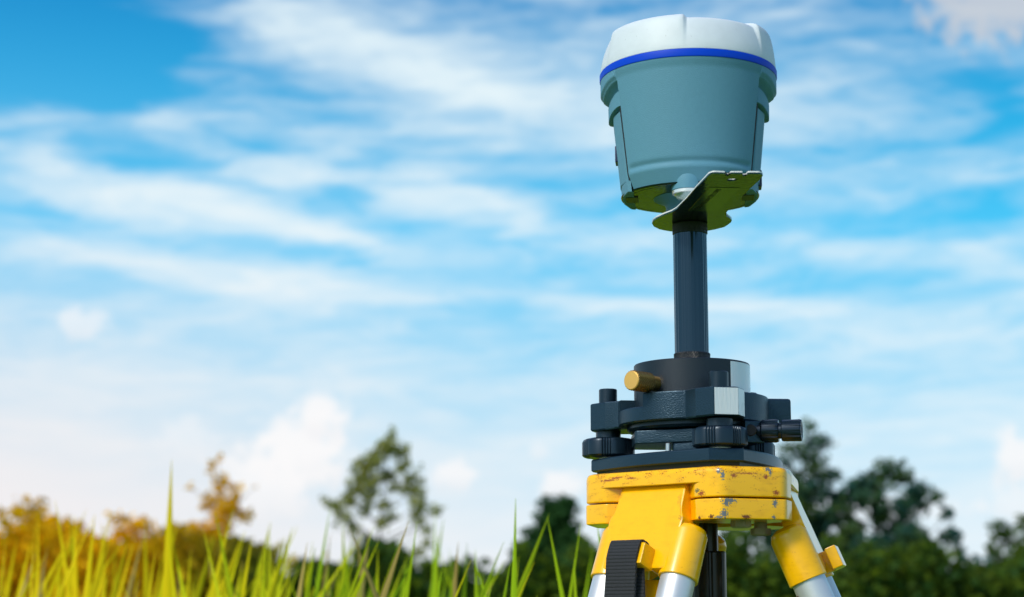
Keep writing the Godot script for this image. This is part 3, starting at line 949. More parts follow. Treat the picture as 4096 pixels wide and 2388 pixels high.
	# the strap that hangs over the front leg's lug
	var az := -42.0
	var tilt := deg_to_rad(22.8)
	var out := polar(az, 1.0)
	var nrm := out * cos(tilt) + Vector3.UP * sin(tilt)
	var down := out * sin(tilt) - Vector3.UP * cos(tilt)
	var tan := polar(az + 90.0, 1.0)
	var o := Vector3(mid.x, 0.0985, mid.y) + out * 0.057
	var webbing := mat(Color.WHITE, 0.75)
	var im := Image.create(64, 64, false, Image.FORMAT_RGB8)
	var hi := Image.create(64, 64, false, Image.FORMAT_RGB8)
	for y in 64:
		for x in 64:
			var row := y / 32
			var u := fmod(x / 32.0 + 0.5 * row, 1.0) - 0.5
			var w := fmod(y / 32.0, 1.0) - 0.5
			var d := 1.0 - minf(1.0, pow(absf(u) * 2.0, 2.4) * 0.8 + pow(absf(w) * 2.0, 3.0))
			hi.set_pixel(x, y, Color(d, d, d))
			im.set_pixel(x, y, lin(0.006, 0.007, 0.010).lerp(lin(0.020, 0.023, 0.030), d))
	webbing.albedo_texture = ImageTexture.create_from_image(im)
	webbing.heightmap_enabled = true
	webbing.heightmap_texture = ImageTexture.create_from_image(hi)
	webbing.heightmap_scale = 0.05
	webbing.rim_enabled = true
	webbing.rim = 0.15
	var st := thing("carrying_strap", "black webbing strap looped over the front leg's lug", "strap", AXIS + Vector3(-0.06, -0.1, 0.08))
	var S0 := o + tan * -0.0005
	var path := []          # from the front ply up over the lug's arm to the back ply
	var P := func(n: float, d: float) -> Vector3: return S0 + nrm * n + down * d
	var hang: Vector3 = P.call(0.0252, 0.064)
	for i in 9:
		var y := lerpf(-0.17, 0.0, i / 8.0)
		path.append(hang + Vector3.UP * y - out * 0.02 * y + tan * (0.06 * y))
	for q in [[0.0254, 0.058], [0.0252, 0.0525], [0.0245, 0.0504], [0.0228, 0.0494], [0.0178, 0.0491], [0.0160, 0.0495], [0.0143, 0.0506], [0.0137, 0.0530], [0.0135, 0.0620], [0.0140, 0.0690]]:
		path.append(P.call(q[0], q[1]))
	var last: Vector3 = path[path.size() - 1]
	for i in range(1, 9):
		var y := lerpf(0.0, -0.17, i / 8.0)
		path.append(last + Vector3.UP * y + out * (-0.10 * y) + tan * (-0.10 * y))
	var s := Soup.new()
	var run := 0.0
	var from := 0
	for i in path.size() - 1:
		var p: Vector3 = path[i]
		var q: Vector3 = path[i + 1]
		var l := p.distance_to(q)
		var d0: Vector3 = (path[mini(i + 1, path.size() - 1)] - path[maxi(i - 1, 0)]).normalized()
		var d1: Vector3 = (path[mini(i + 2, path.size() - 1)] - p).normalized()
		var w0 := tan.cross(d0).normalized() * -0.0009
		var w1 := tan.cross(d1).normalized() * -0.0009
		var half := tan * 0.0142
		var S := 1.0 / 0.0052
		var v0 := run * S
		var v1 := (run + l) * S
		s.quad(p - half + w0, p + half + w0, q + half + w1, q - half + w1, Vector2(0, v0), Vector2(13.0, v0), Vector2(13.0, v1), Vector2(0, v1))
		s.quad(p + half - w0, p - half - w0, q - half - w1, q + half - w1, Vector2(0, v0), Vector2(13.0, v0), Vector2(13.0, v1), Vector2(0, v1))
		s.quad(p + half + w0, p + half - w0, q + half - w1, q + half + w1, Vector2(0, v0), Vector2(0.5, v0), Vector2(0.5, v1), Vector2(0, v1))
		s.quad(p - half - w0, p - half + w0, q - half + w1, q - half - w1, Vector2(0, v0), Vector2(0.5, v0), Vector2(0.5, v1), Vector2(0, v1))
		run += l
	s.close(0)
	put("webbing", s, webbing, st)

var cast: StandardMaterial3D
var satin: StandardMaterial3D
var sticker: StandardMaterial3D

func make_tribrach() -> void:
	var t := thing("tribrach", "black levelling tribrach clamped on the yellow tripod head", "tribrach", AXIS + Vector3(0, 0.1168, 0))
	cast = bumpy(mat(lin(0.016, 0.043, 0.070), 0.33, 0.55), grain(80, 0.045, FastNoiseLite.TYPE_SIMPLEX, 512, 2), 28.0, 0.017)
	satin = mat(lin(0.010, 0.026, 0.044), 0.32, 0.4)
	sticker = mat(lin(0.62, 0.66, 0.68), 0.12, 0.25)
	sticker = bumpy(sticker, grain(82, 0.01), 22.0, 0.02)
	sticker.uv1_scale = Vector3(60, 6, 60)
	var steel := mat(lin(0.6, 0.62, 0.62), 0.25, 0.9)
	# base plate
	var mid := Vector2(0.003, 0)
	var plan := []
	for az in [-111.0, 9.0, 129.0]:
		for p in around([Vector2(-0.0135, 0.0845), Vector2(0.0135, 0.0845)], az, mid):
			plan.append(p)
		for i in range(1, 12):      # bulged side towards the next corner
			var u := i / 12.0
			var a := around([Vector2(0.0135, 0.0845)], az, mid)[0]
			var b := around([Vector2(-0.0135, 0.0845)], az + 120.0, mid)[0]
			var m := a.lerp(b, u)
			plan.append(m + (m - mid).normalized() * 0.0085 * sin(PI * u))
	var plate := Soup.new()
	plate.prism(PackedVector2Array(plan), [Vector2(0.0012, 0.1206), Vector2(0, 0.1216), Vector2(0, 0.1292), Vector2(0.0004, 0.1302), Vector2(0.0014, 0.1308)])
	put("base_plate", plate, cast, t)
	var foot := Soup.new()
	foot.prism(PackedVector2Array(plan), [Vector2(0.005, 0.1168), Vector2(0.004, 0.1204), Vector2(0.004, 0.1207)])
	put("foot_ring", foot, satin, t)
	# body: walls at a radius and between heights that change round the axis
	var corners := [Vector2(-0.0245, 0.050), Vector2(-0.0195, 0.069), Vector2(-0.0095, 0.0835), Vector2(0.0095, 0.0835), Vector2(0.0195, 0.069), Vector2(0.0245, 0.050)]
	var lobes := []
	for az in [-109.0, 11.0, 131.0]:
		lobes.append(around(corners, az, Vector2(0.001, 0)))
	var azs := []
	for i in 361:
		azs.append(-180.0 + i)
	for L in lobes:
		for p in L:
			azs.append(rad_to_deg(atan2(p.x, p.y)))
	for a in [-83.0, -82.8, -46.0, -45.8]:
		azs.append(a)
	azs.sort()
	var rows := [PackedVector3Array(), PackedVector3Array(), PackedVector3Array(), PackedVector3Array(), PackedVector3Array(), PackedVector3Array(), PackedVector3Array()]
	for a in azs.slice(0, azs.size() - 1):
		var d := Vector2(sin(deg_to_rad(a)), cos(deg_to_rad(a)))
		var r := 0.0598
		for L in lobes:
			for i in L.size() - 1:
				var hit = Geometry2D.segment_intersects_segment(Vector2.ZERO, d * 0.2, L[i], L[i + 1])
				if hit != null:
					r = maxf(r, hit.length())
		var y1 := 0.1776
		if a < -82.9 or a > 150.0:
			y1 = 0.1758
		elif a < -45.9:
			y1 = 0.1672
		var y0 := 0.1552
		if a < -80.0:
			y0 = lerpf(0.1552, 0.1534, clampf((-80.0 - a) / 12.0, 0.0, 1.0))
		var P := func(rr: float, y: float) -> Vector3: return Vector3(d.x * rr, y, d.y * rr)
		rows[0].push_back(P.call(0.040, y0 + 0.001))
		rows[1].push_back(P.call(r - 0.0012, y0))
		rows[2].push_back(P.call(r, y0 + 0.0012))
		rows[3].push_back(P.call(r, y1 - 0.0014))
		rows[4].push_back(P.call(r - 0.0005, y1 - 0.0004))
		rows[5].push_back(P.call(r - 0.0016, y1))
		rows[6].push_back(P.call(0.040, y1))
	var body := Soup.new()
	body.skin(rows)
	put("body", body, cast, t, 0, 28.0)
	# wedge beside the left lobe
	var wedge := Soup.new()
	wedge.prism(PackedVector2Array([Vector2(-0.056, 0.0), Vector2(-0.046, 0.0), Vector2(-0.041, 0.007), Vector2(-0.036, 0.0075), Vector2(-0.036, -0.012), Vector2(-0.056, -0.012)]), Soup.edge(0.0, 0.020, 0.0006), Transform3D(Basis(Vector3.RIGHT, Vector3.FORWARD, Vector3.UP) , Vector3(0, 0.1700, 0.006)))
	put("clamp_stop", wedge, satin, t)
	# underside hub and the housing of the optical plummet
	var hub := Soup.new()
	hub.lathe([Vector2(0.030, 0.1485), Vector2(0.052, 0.1505), Vector2(0.054, 0.1525), Vector2(0.054, 0.158)], Transform3D(Basis.IDENTITY, Vector3(0.001, 0, 0)), 64)
	put("hub", hub, satin, t)
	var block := Soup.new()
	block.prism(rounded([Vector2(-0.0487, 0.030), Vector2(-0.0487, -0.020), Vector2(0.040, -0.030), Vector2(0.040, 0.030), Vector2(-0.004, 0.050)], 0.002, 3), Soup.edge(0.1388, 0.1492, 0.001))
	put("housing", block, cast, t)
	var ped := Soup.new()
	ped.prism(rounded([Vector2(-0.021, 0.040), Vector2(-0.012, 0.012), Vector2(0.035, 0.012), Vector2(0.035, 0.040), Vector2(0.0, 0.050)], 0.003, 3), Soup.edge(0.1306, 0.1395, 0.0015))
	put("pedestal", ped, cast, t)
	var pin := Soup.new()
	pin.bar(Vector3(-0.0235, 0.1304, 0.040), Vector3(-0.0235, 0.1385, 0.040), 0.0022, 0.0022)
	put("pin", pin, steel, t)
	# three foot screws
	var k := 0
	for az in [-108.0, 12.0, 132.0]:
		var c := polar(az, 0.069) + Vector3(-0.001, 0, 0)
		var screw := Node3D.new()
		screw.name = "foot_screw" if k == 0 else "foot_screw_%03d" % k
		t.add_child(screw, true)
		var knob := Soup.new()
		var kr := []
		for y in [[0.1322, -0.0034], [0.1330, -0.0012], [0.1342, 0.0], [0.1445, 0.0], [0.1466, -0.0012], [0.1477, -0.0036], [0.1480, -0.008]]:
			var row := PackedVector3Array()
			for i in 240:
				var a := TAU * i / 240
				var u := fmod(a / (TAU / 6.0) + 0.12 + 0.31 * k, 1.0)
				var r := 0.0213 - 0.0010 * pow(cos(u * TAU) * 0.5 + 0.5, 2.0)
				if u < 0.2 or u > 0.8:          # five grooves in each group
					var g := absf(fmod((fmod(u + 0.2, 1.0)) / 0.4 * 4.0, 1.0) - 0.5) * 2.0
					r -= 0.0009 * smoothstep(0.35, 0.9, 1.0 - g)
				r += y[1]
				row.push_back(c + Vector3(sin(a) * r, y[0], cos(a) * r))
			kr.append(row)
		knob.skin(kr)
		put("knob", knob, satin, screw, 0, 30.0)
		var neck := Soup.new()
		neck.bar(c + Vector3(0, 0.1478, 0), c + Vector3(0, 0.1545, 0), 0.0101, 0.0101)
		put("neck", neck, satin, screw)
		var stem := Soup.new()
		stem.bar(c + Vector3(0, 0.1300, 0), c + Vector3(0, 0.1335, 0), 0.0085, 0.0085, 0.0003)
		put("stem", stem, steel, screw)
		var cap := Soup.new()
		var hgt := 0.1905 if k == 1 else 0.1880
		cap.bar(c + Vector3(0, 0.1740, 0), c + Vector3(0, hgt, 0), 0.0074, 0.0074, 0.0006)
		put("cap", cap, satin, screw)
		k += 1
	# bright sticker on the front lobe
	var face := around([Vector2(-0.0093, 0.0838), Vector2(0.0093, 0.0838), Vector2(0.0193, 0.0693)], 11.0, Vector2(0.0012, 0))
	var st := Soup.new()
	for i in 2:
		var a := Vector3(face[i].x, 0.1562, face[i].y)
		var b := Vector3(face[i + 1].x, 0.1562, face[i + 1].y)
		if i == 1:
			b = a.lerp(b, 0.92)
		var n := (b - a).cross(Vector3.UP).normalized() * -0.0002
		var up := Vector3(0, 0.0203, 0)
		st.quad(a - n, b - n, b - n + up, a - n + up)
	put("reflective_sticker", st, sticker, t)
	# far block and the eyepiece of the optical plummet on the right
	var blk := Soup.new()
	blk.box(Vector3(0.0640, 0.1684, -0.020), Vector3(0.0135, 0.0100, 0.018), Basis(Vector3.UP, 0.1), 0.002)
	put("level_block", blk, cast, t)
	var eye := Node3D.new()
	eye.name = "plummet_eyepiece"
	t.add_child(eye, true)
	var ax := Vector3(0.966, 0.0, 0.26).normalized()
	var fr := Transform3D(Soup.along(ax), Vector3(0.0400, 0.1474, 0.040))
	var mount := Soup.new()
	mount.box(Vector3(0.0395, 0.1465, 0.036), Vector3(0.0085, 0.0085, 0.012), Basis(Vector3.UP, 0.3), 0.001)
	put("mount", mount, cast, eye)
	var screwhead := Soup.new()
	screwhead.lathe([Vector2(0.0001, 0.0012), Vector2(0.0040, 0.0012), Vector2(0.0046, 0.0005), Vector2(0.0046, 0)], Transform3D(Soup.along(Vector3(-0.25, 0, 1)), Vector3(0.0395, 0.1475, 0.049)), 32)
	put("mount_screw", screwhead, mat(lin(0.03, 0.026, 0.026), 0.45, 0.5), eye)
	var gloss := mat(lin(0.012, 0.026, 0.044), 0.25, 0.5)
	var segs := [[[0.0, 0.0066], [0.0085, 0.0068], [0.0088, 0.0080]], [[0.0090, 0.0082], [0.0100, 0.0088], [0.0200, 0.0091], [0.0222, 0.0084], [0.0224, 0.0066]], [[0.0224, 0.0062], [0.0246, 0.0062]], [[0.0246, 0.0078], [0.0254, 0.0083], [0.0386, 0.0086], [0.0400, 0.0080], [0.0402, 0.0068], [0.0396, 0.0046], [0.0380, 0.0044]]]
	var names := ["barrel", "focus_ring", "gap_ring", "eyecup"]
	for j in 4:
		var g := Soup.new()
		var pr := []
		for p in segs[j]:
			var row := PackedVector3Array()
			for i in 120:
				var a := TAU * i / 120
				var r: float = p[1]
				if (j == 1 and p[0] > 0.011) or (j == 3 and p[0] > 0.027):
					r -= 0.0005 if i % 8 < 3 else 0.0
				row.push_back(fr * Vector3(sin(a) * r, p[0], cos(a) * r))
			pr.append(row)
		g.skin(pr)
		put(names[j], g, gloss, eye, 0, 30.0)

func make_adapter() -> void:
	var t := thing("tribrach_adapter", "black round adapter with brass lock knob set in the tribrach", "adapter", AXIS + Vector3(0, 0.166, 0))
	var c := Vector3(-0.0005, 0, 0)
	var drum := Soup.new()
	drum.lathe([Vector2(0.0455, 0.166), Vector2(0.0463, 0.167), Vector2(0.0463, 0.2038), Vector2(0.0458, 0.2045), Vector2(0.0440, 0.2049), Vector2(0.0001, 0.2050)], Transform3D(Basis.IDENTITY, c), 128)
	put("drum", drum, bumpy(mat(lin(0.010, 0.020, 0.032), 0.40, 0.3), grain(84, 0.08), 60.0, 0.006), t)
	# sticker round the right of the drum
	var st := Soup.new()
	for i in 24:
		var a0 := lerpf(35.0, 88.0, i / 24.0)
		var a1 := lerpf(35.0, 88.0, (i + 1) / 24.0)
		st.quad(c + polar(a0, 0.04648) + Vector3(0, 0.172, 0), c + polar(a1, 0.04648) + Vector3(0, 0.172, 0), c + polar(a1, 0.04648) + Vector3(0, 0.2030, 0), c + polar(a0, 0.04648) + Vector3(0, 0.2030, 0))
	put("reflective_sticker", st, sticker, t)
	# brass knob
	var az := -44.0
	var knob := Node3D.new()
	knob.name = "lock_knob"
	t.add_child(knob, true)
	var brass := mat(lin(0.72, 0.44, 0.12), 0.28, 0.95)
	var fr := Transform3D(Soup.along(polar(az, 1.0)), c + Vector3(0, 0.1857, 0))
	var sh := Soup.new()
	sh.lathe([Vector2(0.0060, 0.044), Vector2(0.0060, 0.0535), Vector2(0.0056, 0.054)], fr, 40)
	put("shaft", sh, brass, knob)
	var kn := Soup.new()
	var rows := []
	var N := 180
	for j in 41:
		var y := lerpf(0.0542, 0.0745, j / 40.0)
		var row := PackedVector3Array()
		for i in N:
			var a := TAU * i / N
			var u := a * 22.0 / TAU
			var w := (y - 0.0542) / 0.0023
			var d0 := absf(fmod(u + w + 100.0, 1.0) - 0.5) * 2.0
			var d1 := absf(fmod(u - w + 100.0, 1.0) - 0.5) * 2.0
			var r := 0.0076 + 0.0006 * minf(d0, d1) if j > 0 and j < 40 else 0.0073
			row.push_back(fr * Vector3(sin(a) * r, y, cos(a) * r))
		rows.append(row)
	kn.skin(rows)
	put("knurled_grip", kn, mat(lin(0.36, 0.215, 0.065), 0.32, 0.9), knob, 0, 20.0)
	var fc := Soup.new()
	fc.lathe([Vector2(0.0074, 0.0744), Vector2(0.0074, 0.0747), Vector2(0.0068, 0.0752), Vector2(0.0001, 0.0753)], fr, 48)
	put("end_face", fc, mat(lin(0.88, 0.50, 0.13), 0.42, 0.6), knob)
	# extension pole standing on the adapter
	var p := thing("extension_pole", "glossy black round pole between the adapter and the receiver", "pole", AXIS + Vector3(0, 0.205, 0))
	var tube := Soup.new()
	var dn := FastNoiseLite.new()      # lengthwise ripples added so the reflections break into streaks
	dn.seed = 8
	dn.frequency = 0.034
	dn.fractal_octaves = 2
	var tr := []
	for q in [[0.0126, 0.2130], [0.0134, 0.2134], [0.0134, 0.3122], [0.0128, 0.3126]]:
		var row := PackedVector3Array()
		for i in 360:
			var r: float = q[0] + 0.00040 * dn.get_noise_2d(100.0 * sin(TAU * i / 360), 100.0 * cos(TAU * i / 360))
			row.push_back(polar(i, r) + Vector3(0, q[1], 0))
		tr.append(row)
	tube.skin(tr)
	var gloss := mat(lin(0.018, 0.040, 0.065), 0.10, 0.5)
	put("tube", tube, gloss, p)
	var k := 0
	for q in [[0.2050, 0.2143, 0.0147, "lower_collar"], [0.3117, 0.3204, 0.0143, "upper_collar"]]:
		var s := Soup.new()
		var rr := []
		for j in 21:
			var y := lerpf(q[0], q[1], j / 20.0)
			var row := PackedVector3Array()
			for i in 240:
				var a := TAU * i / 240
				var u := a * 44.0 / TAU
				var w: float = (y - q[0]) / 0.0021
				var d0 := absf(fmod(u + w + 100.0, 1.0) - 0.5) * 2.0
				var d1 := absf(fmod(u - w + 100.0, 1.0) - 0.5) * 2.0
				var r: float = q[2] - 0.0004 + 0.0005 * minf(d0, d1) if j > 0 and j < 20 else q[2] - 0.0006
				row.push_back(Vector3(sin(a) * r, y, cos(a) * r))
			rr.append(row)
		s.skin(rr)
		put(q[3], s, mat(lin(0.008, 0.012, 0.016), 0.34), p, 0, 20.0)

func make_bracket() -> void:
	var t := thing("height_bracket", "flat glossy metal plate with a warning label, clamped under the receiver", "bracket", AXIS + Vector3(0, 0.3205, 0))
	var outline := [Vector2(-0.0022, 0.1665), Vector2(-0.0004, 0.1708), Vector2(0.0020, 0.1716), Vector2(0.0096, 0.1702), Vector2(0.0101, 0.1645), Vector2(0.0126, 0.1650), Vector2(0.0134, 0.1705), Vector2(0.0222, 0.1702), Vector2(0.0229, 0.1630), Vector2(0.0252, 0.1640), Vector2(0.0258, 0.1705), Vector2(0.0345, 0.1702), Vector2(0.0374, 0.1660), Vector2(0.0366, 0.1521),
		Vector2(0.0306, 0.1024), Vector2(0.0273, 0.0748), Vector2(0.0247, 0.0450), Vector2(0.0249, 0.0370), Vector2(0.0268, 0.0290), Vector2(0.0300, 0.0225), Vector2(0.0325, 0.0150), Vector2(0.0327, 0.0070), Vector2(0.0308, -0.0040), Vector2(0.0294, -0.0107), Vector2(0.0230, -0.0200), Vector2(0.0150, -0.0275), Vector2(0.0050, -0.0310), Vector2(-0.0060, -0.0310), Vector2(-0.0150, -0.0270), Vector2(-0.0230, -0.0200), Vector2(-0.0285, -0.0090), Vector2(-0.0312, 0.0040), Vector2(-0.0308, 0.0120), Vector2(-0.0288, 0.0205), Vector2(-0.0238, 0.0335), Vector2(-0.0185, 0.0440), Vector2(-0.0155, 0.0550), Vector2(-0.0138, 0.0673), Vector2(-0.0108, 0.0897), Vector2(-0.0069, 0.1273)]
	var metal := bumpy(mat(lin(0.036, 0.066, 0.048), 0.12, 0.9), grain(90, 0.02), 14.0, 0.012)
	# the hole near its end is cut from the edge with a slit too fine to see
	var poly := rounded(outline, 0.0012, 2)
	var cut := PackedVector2Array()
	var done := false
	for i in poly.size():
		cut.push_back(poly[i])
		if not done and poly[i].y > 0.1688 and poly[i].x > 0.0165 and poly[i].x < 0.03:
			pass
	var plate := Soup.new()
	var skin := Soup.new()
	# two halves of the outer ring round the hole, joined along its middle line
	var hole := Vector2(0.0163, 0.1522)
	var ring := PackedVector2Array()
	for i in 24:
		ring.push_back(hole + Vector2(sin(TAU * i / 24), cos(TAU * i / 24)) * 0.0038)
	var pieces := Geometry2D.clip_polygons(poly, ring)
	var slit := PackedVector2Array([hole + Vector2(-0.00002, 0), hole + Vector2(0.00002, 0), hole + Vector2(0.00002, 0.03), hole + Vector2(-0.00002, 0.03)])
	var whole := Geometry2D.merge_polygons(ring, slit)
	pieces = Geometry2D.clip_polygons(poly, whole[0])
	for q in pieces:
		if not Geometry2D.is_polygon_clockwise(q):
			plate.prism(q, [Vector2(0, 0.3205), Vector2(0, 0.3216)])
			skin.prism(q, [Vector2(0.0001, 0.3216), Vector2(0.0001, 0.3227)])
	put("plate", plate, metal, t)
	put("top_layer", skin, mat(lin(0.74, 0.76, 0.78), 0.4), t)
	var y := 0.3205
	var lab := [Vector2(0.0023, 0.1290), Vector2(0.0250, 0.1273), Vector2(0.0172, 0.0480), Vector2(-0.0057, 0.0500)]
	var lb := Soup.new()
	lb.prism(PackedVector2Array(lab), [Vector2(0, y - 0.00025), Vector2(0, y - 0.00002)])
	var paper := mat(lin(0.14, 0.18, 0.075), 0.2, 0.7)
	put("warning_label", lb, paper, t)
	var tm := TextMesh.new()
	var font := SystemFont.new()
	font.font_names = PackedStringArray(["Droid Sans"])
	tm.font = font
	tm.text = "Please remove the cover"
	tm.font_size = 48
	tm.pixel_size = 0.001
	tm.depth = 0.002
	tm.horizontal_alignment = HORIZONTAL_ALIGNMENT_LEFT
	tm.vertical_alignment = VERTICAL_ALIGNMENT_BOTTOM
	var w := tm.get_aabb().size.x
	var a := Vector3(0.0040, 0, 0.0545)
	var b := Vector3(0.0139, 0, 0.1235)
	var xd := (b - a).normalized()
	var sc := a.distance_to(b) / w
	var yd := -(Vector3.UP.cross(xd)).normalized()
	if yd.x > 0.0:
		yd = -yd
	var zd := xd.cross(yd)
	var tx := piece("lettering", tm, mat(lin(0.01, 0.012, 0.012), 0.4), t)
	tx.transform = Transform3D(Basis(xd * sc, yd * sc * 1.15, zd * 0.05), Vector3(a.x, y - 0.0003, a.z) + AXIS - t.position)

func make_receiver() -> void:
	var t := thing("satellite_receiver", "teal and white satellite survey receiver with a blue band", "receiver", AXIS + Vector3(0, 0.3227, 0))
	t.scale = Vector3(0.98, 1.0, 0.98)
	var C := Vector3(0.0005, 0, 0)
	var A0 := -5.5
	var shell := bumpy(mat(lin(0.108, 0.285, 0.395), 0.55), grain(95, 0.06, FastNoiseLite.TYPE_SIMPLEX, 512, 2), 26.0, 0.014)
	shell.metallic_specular = 0.32
	shell.albedo_texture = dusty(31, 0.025)
	var white := bumpy(mat(lin(0.65, 0.735, 0.80), 0.5), grain(96, 0.012), 9.0, 0.004)
	white.albedo_texture = dusty(33, 0.05)
	# azimuths, closer together at the panel's edges
	var azs := []
	for i in 180:
		azs.append(-180.0 + i * 2.0)
	for e in [-55.0, 55.0, -125.0, 125.0]:
		for i in range(-9, 10):
			azs.append(e + i * 0.22)
	azs.sort()
	# housing
	var rows := []
	var ys := []
	for i in 162:
		ys.append(0.3424 + i * 0.0006)
	ys.append(0.4400)
	for y: float in ys:
		var row := PackedVector3Array()
		for q: float in azs:
			var d: float = absf(wrapf(q, -180.0, 180.0))
			if d > 90.0:
				d = 180.0 - d                   # the back is like the front
			var side := smoothstep(54.6, 55.5, d)
			# panel
			var rp := 0.0722 - (0.4400 - y) * 0.128
			if y > 0.432:
				rp += 0.0012 * smoothstep(0.432, 0.440, y)
			var g := (y - 0.3588) / 0.0030
			rp -= 0.0013 * exp(-g * g * 1.5) * smoothstep(53.0, 51.0, d)
			if y < 0.3540:
				rp -= (0.3540 - y) * 0.30
			# side: collar, pocket, arched cheek
			var yc := lerpf(0.4315, 0.4245, smoothstep(55.0, 90.0, d))
			var rs := 0.0735
			var cheek := 0.0672 - (0.423 - y) * 0.02
			if y < yc + 0.004:
				rs = lerpf(0.0735, 0.0712, smoothstep(yc + 0.004, yc, y))
			if y < yc:
				rs = lerpf(0.0712, 0.0645, clampf((yc - y) / 0.0050, 0.0, 1.0))
			if y < yc - 0.0060:
				rs = lerpf(0.0645, cheek, smoothstep(yc - 0.0060, yc - 0.0075, y))
			var yk := lerpf(0.4112, 0.4060, smoothstep(60.0, 90.0, d))
			if y < yk:
				rs = lerpf(cheek, 0.0570, smoothstep(yk, yk - 0.0018, y))
			if y < yk - 0.0018:
				rs = 0.0570 - (0.41 - y) * 0.05
			var r := lerpf(rp, rs, side)
			# a fine seam along the panel's edge
			if y < 0.423:
				r -= 0.0026 * exp(-pow((d - 55.5) / 0.8, 2.0))
			row.push_back(C + polar(A0 + q, r) + Vector3(0, y, 0))
		rows.append(row)
	var body := Soup.new()
	body.skin(rows, true, true)
	put("housing", body, shell, t, 0, 50.0)
	# dark strips painting the shade in the gaps beside the doors
	var gap_dark := mat(lin(0.006, 0.014, 0.018), 0.7)
	var n_strip := 0
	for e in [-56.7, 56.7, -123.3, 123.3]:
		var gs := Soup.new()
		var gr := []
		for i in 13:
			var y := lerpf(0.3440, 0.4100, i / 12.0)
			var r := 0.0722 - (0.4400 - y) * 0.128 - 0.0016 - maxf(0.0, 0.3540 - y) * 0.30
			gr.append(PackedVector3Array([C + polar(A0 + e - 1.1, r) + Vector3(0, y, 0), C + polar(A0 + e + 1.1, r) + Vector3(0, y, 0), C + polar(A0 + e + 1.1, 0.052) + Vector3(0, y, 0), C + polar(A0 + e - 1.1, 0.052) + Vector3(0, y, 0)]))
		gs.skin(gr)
		put("gap_shade_strip", gs, gap_dark, t, n_strip)
		n_strip += 1
	# blue band
	var band := Soup.new()
	band.lathe([Vector2(0.0700, 0.4399), Vector2(0.0738, 0.4401), Vector2(0.0742, 0.4410), Vector2(0.0742, 0.4453), Vector2(0.0737, 0.4462), Vector2(0.0700, 0.4464)], Transform3D(Basis.IDENTITY, C), 160)
	var blue := mat(lin(0.0, 0.055, 0.60), 0.45)
	blue.metallic_specular = 0.28
	put("blue_band", band, blue, t)
	# cap with six soft lobes
	var cap := Soup.new()
	var cr := []
	var prof := [[0.0728, 0.4463, 0.0], [0.0734, 0.4470, 0.0], [0.0731, 0.4520, 0.05], [0.0725, 0.4575, 0.2], [0.0718, 0.4630, 0.45], [0.0709, 0.4680, 0.7], [0.0702, 0.4712, 0.9], [0.0694, 0.4738, 1.0], [0.0684, 0.4755, 1.0], [0.0669, 0.4768, 1.0], [0.0645, 0.4777, 1.0], [0.0600, 0.4786, 1.0], [0.0480, 0.4803, 0.8], [0.0340, 0.4820, 0.5], [0.0180, 0.4830, 0.2], [0.0001, 0.4832, 0.0]]
	for p in prof:
		var row := PackedVector3Array()
		for i in 720:
			var q := i * 0.5
			var u := fposmod(q + 63.0, 120.0)     # a lower lobe, then a raised one
			var low := smoothstep(0.0, 3.0, u) * (1.0 - smoothstep(57.0, 60.0, u))
			var groove := exp(-pow((fposmod(u + 2.0, 120.0) - 2.6) / 1.5, 2.0)) * 0.7
			var r: float = p[0] - p[2] * (0.0028 * low + 0.0008 * groove)
			var y: float = p[1] - p[2] * 0.0020 * low
			row.push_back(C + polar(A0 + q - 60.0, r) + Vector3(0, y, 0))
		cr.append(row)
	cap.skin(cr)
	put("cap", cap, white, t, 0, 60.0)
	# bottom plate
	var base := Soup.new()
	base.lathe([Vector2(0.0001, 0.3414), Vector2(0.0562, 0.3414), Vector2(0.0570, 0.3419), Vector2(0.0574, 0.3428)], Transform3D(Basis.IDENTITY, C), 96)
	var plate := bumpy(mat(lin(0.020, 0.050, 0.038), 0.16, 0.6), grain(97, 0.02), 20.0, 0.012)
	put("bottom_plate", base, plate, t)
	var dark_seam := mat(lin(0.01, 0.02, 0.02), 0.6)
	var n_seam := 0
	for q in [[-150.0, -100.0], [-80.0, -32.0], [30.0, 80.0], [100.0, 160.0]]:      # thin raised seams of the plate's covers
		var trim := Soup.new()
		for i in 16:
			var a: float = lerpf(q[0], q[1], i / 16.0)
			var b: float = lerpf(q[0], q[1], (i + 1) / 16.0)
			trim.quad(C + polar(a, 0.0520) + Vector3(0, 0.34125, 0), C + polar(b, 0.0520) + Vector3(0, 0.34125, 0), C + polar(b, 0.0526) + Vector3(0, 0.34125, 0), C + polar(a, 0.0526) + Vector3(0, 0.34125, 0))
		put("seam", trim, dark_seam, t, n_seam)
		n_seam += 1
	# threaded mount
	var boss := Soup.new()
	boss.lathe([Vector2(0.0196, 0.3227), Vector2(0.0200, 0.3234), Vector2(0.0200, 0.3345), Vector2(0.0212, 0.3368), Vector2(0.0245, 0.3392), Vector2(0.0296, 0.3407), Vector2(0.0302, 0.3411), Vector2(0.0302, 0.3418)], Transform3D(Basis.IDENTITY, C), 72)
	put("mount_neck", boss, shell, t)
	# plug hanging under the front edge
	var plug := Node3D.new()
	plug.name = "port_plug"
	t.add_child(plug, true)
	var pc := Vector3(-0.0052, 0, 0.0455)
	var pl := Soup.new()
	pl.lathe([Vector2(0.0128, 0.3372), Vector2(0.0134, 0.3377), Vector2(0.0136, 0.3430), Vector2(0.0134, 0.3480), Vector2(0.0122, 0.3512), Vector2(0.0090, 0.3536), Vector2(0.0001, 0.3546)], Transform3D(Basis.IDENTITY, pc), 64)
	put("plug_body", pl, shell, plug)
	var ri := Soup.new()
	ri.lathe([Vector2(0.0118, 0.3346), Vector2(0.0129, 0.3350), Vector2(0.0131, 0.3372), Vector2(0.0120, 0.3376)], Transform3D(Basis.IDENTITY, pc), 64)
